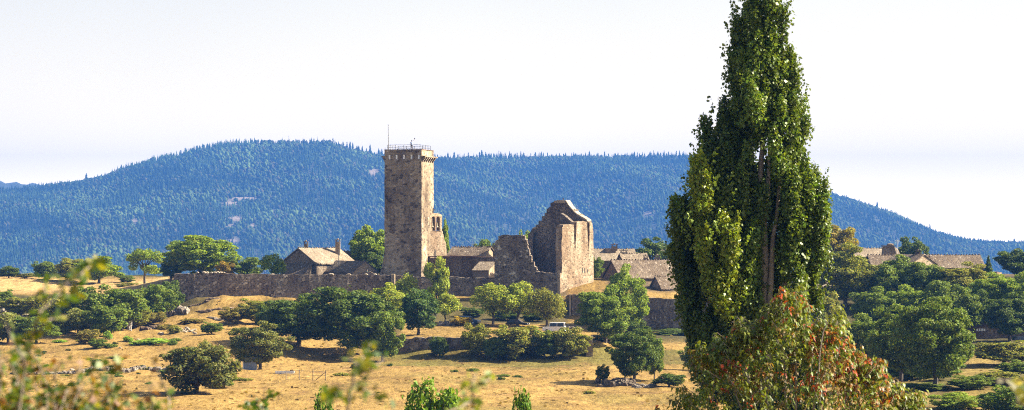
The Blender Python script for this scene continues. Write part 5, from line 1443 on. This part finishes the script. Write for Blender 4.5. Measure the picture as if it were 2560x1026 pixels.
near_shrub('blurred twig with a few bright leaves crossing the bottom corner', 11.0,
           [[(2620, 1080), (2600, 1000), (2575, 950), (2540, 949), (2490, 950)], [(2600, 1000), (2560, 985), (2545, 965)], [(2590, 1030), (2550, 1010), (2540, 990)]], 9, 2610, [(.30, .26, .10), (.16, .15, .04), (.10, .13, .03)], .5, .034)

# ------------------------------------------------------------------ smaller things
def rocks(label, spots, cat='rocks', mat='rock', name='stone_heap'):
    mb = MB()
    for px_, D, rx_, rz_ in spots:
        x = X(px_, D); z = g1(x, D)
        mb.ico((x, D, z + rz_ * .35), (rx_, rx_ * .8, rz_), .28, 2, px_ * 7.3 + D)
    x, D = X(spots[0][0], spots[0][1]), spots[0][1]
    b0 = Vector((x, D, g1(x, D)))
    return tag(mb.build(name, M[mat], loc=b0), label, cat)
r = random.Random(21)
rocks('heap of field stones coloured as in shade under the lone meadow tree', [(r.gauss(1545, 20), r.uniform(307, 312), r.uniform(.25, .6), r.uniform(.25, .65)) for i in range(70)], 'stone heap', 'shaderock')
rocks('pale flat field stones beside the lone meadow tree', [(r.uniform(1585, 1640), r.uniform(303, 307), r.uniform(.2, .5), r.uniform(.12, .3)) for i in range(34)], 'stone heap')
rocks('stones tumbled at the end of the car park', [(r.uniform(1420, 1450), r.uniform(424, 428), r.uniform(.25, .6), r.uniform(.25, .6)) for i in range(26)], 'stone heap')
rocks('rubble bank beside the blue car', [(r.uniform(1100, 1140), r.uniform(424, 428), r.uniform(.25, .5), r.uniform(.25, .6)) for i in range(40)], 'stone heap')
rocks('broken dry stone field wall across the dry slope', [(30 + 175 * i / 60 + r.uniform(-3, 3), 334 + r.uniform(-.6, .6), r.uniform(.2, .42), r.uniform(.2, .42)) for i in range(60)]
      + [(205 + 250 * i / 110 + r.uniform(-3, 3), 335 + 2 * math.sin(i / 9) + r.uniform(-.5, .5), r.uniform(.18, .42), r.uniform(.18, .5)) for i in range(110)], 'field wall', 'rock', 'field_wall')
rocks('pale rubble stones strewn round a shrub on the upper dry slope', [(r.uniform(440, 490), r.uniform(412, 418), r.uniform(.15, .4), r.uniform(.15, .35)) for i in range(36)], 'stone heap', 'cap')
rocks('pale rocks breaking out of the scrub slope', [(r.uniform(5, 75), r.uniform(445, 480), r.uniform(.2, .8), r.uniform(.15, .5)) for i in range(36)], 'rocks', 'cap')
for k, (px_, D, s_) in enumerate(((402, 412, .5), (345, 398, .3), (330, 393, .28), (276, 402, .35), (560, 425, .6), (575, 428, .5), (300, 385, .25), (240, 398, .3), (466, 420, .3), (540, 420, .4), (180, 340, .4), (500, 352, .3))):
    x = X(px_, D); z = g1(x, D); mb = MB(); mb.ico((x, D, z + s_ * .2), (s_, s_ * .8, s_ * .6), .25, 2, k)
    tag(mb.build('field_rock', M['cap'], loc=Vector((x, D, z))), 'small pale rock lying on the dry grass slope', 'rock', 'pale rocks on the dry slope')
# rock ledges and bank on the mound
def ledge(label, pts, hgt, depth, mat='rock'):
    r = random.Random(int(pts[0][0])); mb = MB()
    for (x0, D0), (x1, D1) in zip(pts[:-1], pts[1:]):
        k = max(2, int((x1 - x0) / 5))
        for i in range(k):
            f = (i + .5) / k; px_, D = x0 + (x1 - x0) * f, D0 + (D1 - D0) * f + r.uniform(-.4, .4)
            x = X(px_, D); z = g1(x, D)
            mb.ico((x, D + depth * .3, z + hgt * .1), (r.uniform(.45, .9), depth * r.uniform(.6, 1), hgt * r.uniform(.5, 1)), .22, 2, r.random())
    b0 = Vector((X(*pts[0]), pts[0][1], g1(X(*pts[0]), pts[0][1])))
    return tag(mb.build('rock_ledge', M[mat], loc=b0), label, 'rock ledge')
ledge('dark rock face with pale flat top beside the rampart corner', [(416, 441), (440, 441), (470, 440)], 1.7, 1.6)
ledge('upper thin rock ledge across the dry grass mound', [(480, 446), (510, 445), (545, 446)], .35, .5, 'court')
ledge('middle rock ledge across the dry grass mound', [(500, 441), (540, 440), (580, 441)], .35, .5, 'court')
ledge('lower rock ledge under the dry grass mound', [(525, 433), (560, 432), (582, 433)], .5, .5)
ledge('dark earthy bank in the dry slope', [(352, 418), (375, 418), (400, 420), (425, 422)], .8, .7, 'court')
# bleached dead branches
b0 = P(322, 806, 420); b0.z = g1(b0.x, b0.y); mb = MB(); r = random.Random(2)
for k in range(11):
    a_ = r.uniform(0, 6.28); h_ = r.uniform(.9, 2.1); s_ = r.uniform(.3, 1.1)
    p = b0 + Vector((s_ * math.cos(a_), s_ * math.sin(a_), h_)); mb.tube([b0 + Vector((r.uniform(-.5, .5), 0, -.1)), (b0 + p) / 2 + Vector((r.uniform(-.3, .3), 0, .2)), p], [.10, .07, .03], 5)
tag(mb.build('dead_bush', M['deadwood'], loc=b0), 'bleached bare branches of a dead bush at the scrub edge', 'dead bush')
# rusty plate on a stake
b0 = Vector((X(275, 404), 404, g1(X(275, 404), 404)))
t_ = thing('rusty_plate', 'bent rust brown metal plate leaning on a stake beside the scrub', 'plate', b0)
mb = MB(); mb.tube([b0 + Vector((.1, 0, -.2)), b0 + Vector((.05, 0, 1.1))], .05, 5); mb.build('stake', M['deadwood'], t_)
mb = MB(); mb.prism([b0 + Vector(v) for v in ((-.35, -.1, 1.35), (.25, -.15, .95), (.45, -.1, .55), (.3, -.05, .25), (.1, -.05, .75), (-.2, -.08, 1.1))], (0, .06, 0)); mb.build('plate', M['rust'], t_)
# grey metal hut, trough, fence
x, D = X(624, 344), 344.0; z = g1(x, D)
hut = thing('metal_hut', 'grey blue metal hut with a pale corner post under the silvery tree', 'hut', (x, D, z))
mb = MB(); mb.box(x - .9, x + .9, D, D + 1.8, z - .3, z + 1.75); mb.build('walls', M['bluemetal'], hut)
mb = MB(); mb.box8([(x - 1.1, D - .15, z + 1.76), (x + 1.1, D - .15, z + 1.76), (x + 1.1, D + 2, z + 1.95), (x - 1.1, D + 2, z + 1.95), (x - 1.1, D - .15, z + 1.82), (x + 1.1, D - .15, z + 1.82), (x + 1.1, D + 2, z + 2.01), (x - 1.1, D + 2, z + 2.01)]); mb.build('roof', M['iron'], hut)
mb = MB(); mb.box(x - .98, x - .86, D - .08, D + .03, z - .3, z + 1.74); mb.build('corner_post', M['white'], hut)
x, D = X(712, 331), 331.0; z = g1(x, D)
tr = thing('drinking_trough', 'pale metal drinking trough on the dry grass before the shade', 'trough', (x, D, z))
mb = MB(); L_ = 1.25
mb.box(x - L_, x + L_, D - .3, D + .3, z + .10, z + .16)
mb.box(x - L_, x + L_, D - .303, D - .25, z + .163, z + .42); mb.box(x - L_, x + L_, D + .25, D + .303, z + .163, z + .42)
mb.box(x - L_ - .04, x - L_ + .02, D - .247, D + .247, z + .163, z + .42); mb.box(x + L_ - .02, x + L_ + .04, D - .247, D + .247, z + .163, z + .42); mb.build('basin', M['palemetal'], tr)
for sx in (-.9, .9):
    mb = MB(); mb.box(x + sx - .06, x + sx + .06, D - .28, D + .28, z - .1, z + .098); mb.build('leg', M['palemetal'], tr)
fp = [(715, 318), (748, 317), (782, 316.5), (814, 316)]
b0 = Vector((X(*fp[0]), fp[0][1], g1(X(*fp[0]), fp[0][1])))
fe = thing('wire_fence', 'thin wire fence on wooden posts in the dry grass below the trough', 'fence', b0)
tops = []
for k, (px_, D) in enumerate(fp):
    x = X(px_, D); z = g1(x, D); mb = MB(); mb.tube([(x, D, z - .3), (x + .02, D, z + 1.35)], .055, 5); mb.build('post', M['wood'], fe); tops.append(Vector((x, D, z)))
mb = MB(); mb.tube([tops[2] + Vector((.3, 0, 0)), tops[3] + Vector((0, 0, 1.1))], .045, 5); mb.build('brace', M['wood'], fe)
for hh in (.08, .65, 1.2):
    mb = MB(); mb.tube([p + Vector((0, 0, hh)) for p in tops], .018, 4); mb.build('wire', M['iron'], fe)

# ------------------------------------------------------------------ vehicles
def car(label, px, D, yaw, paint, L_=4.1, Wd=1.72, Ht=1.5, boxy=False, base=None, group=None):
    x = X(px, D); z = g1(x, D) if base is None else Z(base, D)
    o = thing('parked_car', label, 'car', (x, D, z), group, R(yaw))
    h0 = .28; hb = Ht * .58; l = L_ / 2; w = Wd / 2
    prof = [(-l, h0), (l, h0), (l + .05, h0 + .25), (l, hb - .08), (l * .48, hb)] + ([(l * .36, Ht), (-l * .92, Ht), (-l * .98, hb)] if boxy else [(l * .12, Ht), (-l * .55, Ht), (-l * .88, hb + .05)]) + [(-l - .03, hb - .15)]
    mb = MB(); n = len(prof)
    def sec(y, s): return [(a_, y * (1 if zz <= hb + .06 else s), zz) for a_, zz in prof]
    secs = [sec(-w, .86), sec(-w * .5, .86), sec(w * .5, .86), sec(w, .86)]
    mb.add([p for s_ in secs for p in s_], [(i * n + q, i * n + (q + 1) % n, (i + 1) * n + (q + 1) % n, (i + 1) * n + q) for i in range(3) for q in range(n)] + [tuple(range(n)), tuple(3 * n + q for q in range(n - 1, -1, -1))])
    mb.build('body', M[paint], o, local=True)
    ft, rt_ = (l * .36, -l * .92) if boxy else (l * .12, -l * .55); fb, rb = l * .48, (-l * .96 if boxy else -l * .86)
    for sy in (-1, 1):
        mb = MB(); y = sy * (w * .93 + .012)
        za, zb_ = hb + .06, Ht - .1
        fx_ = lambda zz, a_, b__: b__ + (a_ - b__) * (zz - hb) / (Ht - hb)
        mid_ = (ft + rt_) / 2
        for xa0, xa1, xb0, xb1 in ((fx_(za, ft, fb) - .14, mid_ + .05, fx_(zb_, ft, fb) - .12, mid_ + .05), (mid_ - .05, fx_(za, rt_, rb) + .16, mid_ - .05, fx_(zb_, rt_, rb) + .14)):
            yb_, yt_ = sy * (w * .985 + .02), sy * (w * .88 + .02)
            mb.prism([(xa0, yb_, za), (xa1, yb_, za), (xb1, yt_, zb_), (xb0, yt_, zb_)], (0, sy * .015, 0))
        mb.build('side_window', M['glass'], o, local=True)
    mb = MB(); mb.prism([(fb - .02, -w * .8, hb + .06), (fb - .02, w * .8, hb + .06), (ft + .06, w * .74, Ht - .1), (ft + .06, -w * .74, Ht - .1)], (.03, 0, .03)); mb.build('windscreen', M['glass'], o, local=True)
    mb = MB(); mb.prism([(rb - .0, -w * .78, hb + .12), (rb - .0, w * .78, hb + .12), (rt_ - .07, w * .72, Ht - .1), (rt_ - .07, -w * .72, Ht - .1)], (-.05, 0, .02)); mb.build('rear_window', M['glass'], o, local=True)
    for sx in (-l * .62, l * .62):
        for sy in (-1, 1):
            mb = MB(); mb.tube([(sx, sy * (w - .2), .31), (sx, sy * (w + .02), .31)], .31, 14); wl = mb.build('wheel', M['tyre'], o, local=True)
            mb = MB(); mb.tube([(sx, sy * (w + .021), .31), (sx, sy * (w + .04), .31)], .19, 10); mb.build('rim', M['palemetal'], wl, local=True)
    for sy in (-1, 1):
        mb = MB(); mb.ico((l - .03, sy * w * .7, hb - .2), (.1, .2, .09)); mb.build('headlight', M['white'], o, local=True)
        mb = MB(); mb.ico((-l + .0, sy * w * .75, hb - .12), (.07, .12, .12)); mb.build('tail_light', M['redwood'], o, local=True)
    return o
car('white estate car parked beside the dark curtain wall corner', 1386, 419, 172, 'white', 3.9, 1.75, 1.75, True)
car('steel blue car parked behind the yellow flowering bush', 1170, 429, -20, 'blue', 4.2, 1.75, 1.45, False, 811)
car('dark car in shade between the light green car park trees', 1294, 428, -15, 'black', 4.0, 1.7, 1.45, False, 819)
car('dark vehicle with pale windscreen half hidden on the grass mound', 664, 440, 185, 'black', 4.6, 1.8, 1.6, True, 781)
car('dark car by the shaded barn at the picture edge', 2556, 404, 10, 'black', 4.0, 1.7, 1.4, False, 862)

# ------------------------------------------------------------------ people
def person(label, foot, yaw, pose, shirt, held=False):
    """one skinned body; shirt, trousers and hair are children"""
    o = thing('person', label, 'person', foot, None, R(yaw))
    V, E, Rd = [], [], []
    def chain(start, pts, rad):
        k = start
        for p, r_ in zip(pts, rad):
            V.append(p); Rd.append(r_)
            if k is not None: E.append((k, len(V) - 1))
            k = len(V) - 1
        return k
    pel = chain(None, [(0, 0, .93)], [.14])
    che = chain(pel, [(0, 0, 1.12), (0, -.01, 1.32)], [.125, .15])
    chain(che, [(0, 0, 1.47), (0, .01, 1.55), (0, .02, 1.65), (0, .01, 1.73)], [.06, .085, .1, .07])
    for s in (-1, 1):
        chain(pel, [(s * .1, 0, .86), (s * .12, .02, .48), (s * .13, -.02, .09), (s * .14, .13, .04)], [.095, .065, .045, .04])
    for s in (-1, 1):
        if s == 1 and pose == 'wave': q = [(s * .2, 0, 1.42), (s * .34, .04, 1.62), (s * .46, .06, 1.86)]
        else: q = [(s * .2, 0, 1.40), (s * .27, .02, 1.12), (s * .25, .10, .88)]
        w_ = chain(che, q, [.06, .045, .03])
        dv = (Vector(q[2]) - Vector(q[1])).normalized()
        pm = Vector(q[2]) + dv * .06; p_ = chain(w_, [tuple(pm)], [.035])
        for k, ln in enumerate((.06, .075, .08, .07)):
            e = pm + dv * ln + Vector((.0, (k - 1.5) * .018, 0)); e2 = e + dv * ln * .5 + Vector((-s * .02, 0, 0))
            chain(p_, [tuple(e), tuple(e2)], [.009, .008])
        e = pm + Vector((-s * .03, -.04, 0)); chain(p_, [tuple(e), tuple(e + dv * .03)], [.011, .009])
    me = bpy.data.meshes.new('body'); me.from_pydata(V, E, [])
    me.materials.append(M['skin'])
    bo = bpy.data.objects.new('body', me); COL.objects.link(bo); bo.parent = o
    sk = bo.modifiers.new('skin', 'SKIN'); sk.use_smooth_shade = True
    for i, r_ in enumerate(Rd): me.skin_vertices[0].data[i].radius = (r_, r_ * .85 if i < 3 else r_)
    me.skin_vertices[0].data[0].use_root = True
    ss = bo.modifiers.new('sub', 'SUBSURF'); ss.levels = 1; ss.render_levels = 1
    mb = MB(); mb.tube([(0, 0, .88), (0, 0, 1.1), (0, -.01, 1.3), (0, -.005, 1.43), (0, 0, 1.48)], [.18, .17, .2, .15, .07], 10)
    for s in (-1, 1):
        q = [(s * .14, 0, 1.41), (s * .24, .02, 1.47), (s * .3, .03, 1.56)] if (s == 1 and pose == 'wave') else [(s * .14, 0, 1.41), (s * .22, .01, 1.35), (s * .25, .02, 1.2)]
        mb.tube(q, [.08, .075, .065], 8)
    mb.build('shirt', M[shirt], o, local=True, smooth=True)
    mb = MB(); mb.tube([(0, 0, .98), (0, 0, .87), (0, 0, .8)], [.165, .17, .14], 10)
    for s in (-1, 1): mb.tube([(s * .09, 0, .88), (s * .12, .02, .48), (s * .13, -.02, .1)], [.115, .085, .07], 8)
    mb.build('trousers', M['trousers'], o, local=True, smooth=True)
    mb = MB(); mb.ico((0, -.02, 1.70), (.115, .125, .115), .06, 2, 3); mb.build('hair', M['hair'], o, local=True, smooth=True)
    mb = MB(); mb.ico((0, .115, 1.61), (.018, .025, .03), 0, 1); mb.build('nose', M['skin'], o, local=True)
    return o
f_ = Vector(tp(2.25, .55, zr))
person('person in pale blue shirt on the tower top waving a raised arm', f_, 8, 'wave', 'shirt')
# dark cloth held up in the hand
dirv = Matrix.Rotation(R(8), 3, 'Z') @ Vector((.52, .07, 2.02)); c_ = f_ + dirv
mb = MB(); mb.prism([c_ + Vector(v) for v in ((-.06, 0, -.12), (.05, 0, -.08), (.16, .02, .12), (.12, .03, .28), (.0, .02, .2), (-.04, 0, .05))], (0, .07, 0))
tag(mb.build('dark_cap', M['hair'], loc=c_), 'dark cap held up in the waving hand on the tower', 'cap')
person('person in teal top before the pale rounded barn gable', Vector((X(918, 476), 476, Z(690, 476) - .55)), 180, 'stand', 'teal')

# ------------------------------------------------------------------ grass tufts on the open ground
g = np.random.default_rng(77)
n = 6000
D = 1 / g.uniform(1 / 455, 1 / 262, n); px = g.uniform(-60, 2620, n); x = (px - CX) / F * D
z = gz(x, D)
wv = waves(x, D, 16, 5, 41)
keep = (wv + g.normal(0, .8, n) > .3) & ~((D > 388) & (px > 990) & (px < 1490))
x, D, z = x[keep], D[keep], z[keep]; n = len(x)
Cl = np.stack([x, D, z], 1)
hgt = g.uniform(.04, .14, n)[:, None]; a_ = g.uniform(0, 3.14, n)[:, None]; wd = g.uniform(.12, .35, n)[:, None]
sx = np.concatenate([np.cos(a_), np.sin(a_), 0 * a_], 1) * wd; up_ = np.array([[0, 0, 1.0]]) * hgt + g.normal(0, .06, (n, 3))
V = np.stack([Cl - sx - [0, 0, .05], Cl + sx - [0, 0, .05], Cl + sx * .7 + up_, Cl - sx * .7 + up_], 1).reshape(-1, 3)
colr = np.array([.26, .17, .056]) * g.uniform(.6, 1.15, (n, 1)); grn = g.random(n) < .06; colr[grn] = np.array([.115, .11, .028]) * g.uniform(.7, 1.2, (grn.sum(), 1))
tag(obj('dry_grass', npmesh('dry_grass', V, np.arange(4 * n).reshape(-1, 4), M['tuft'], np.repeat(colr, 4, 0))), 'tufts of dry straw grass over the meadow and slope', None, None, 'stuff')
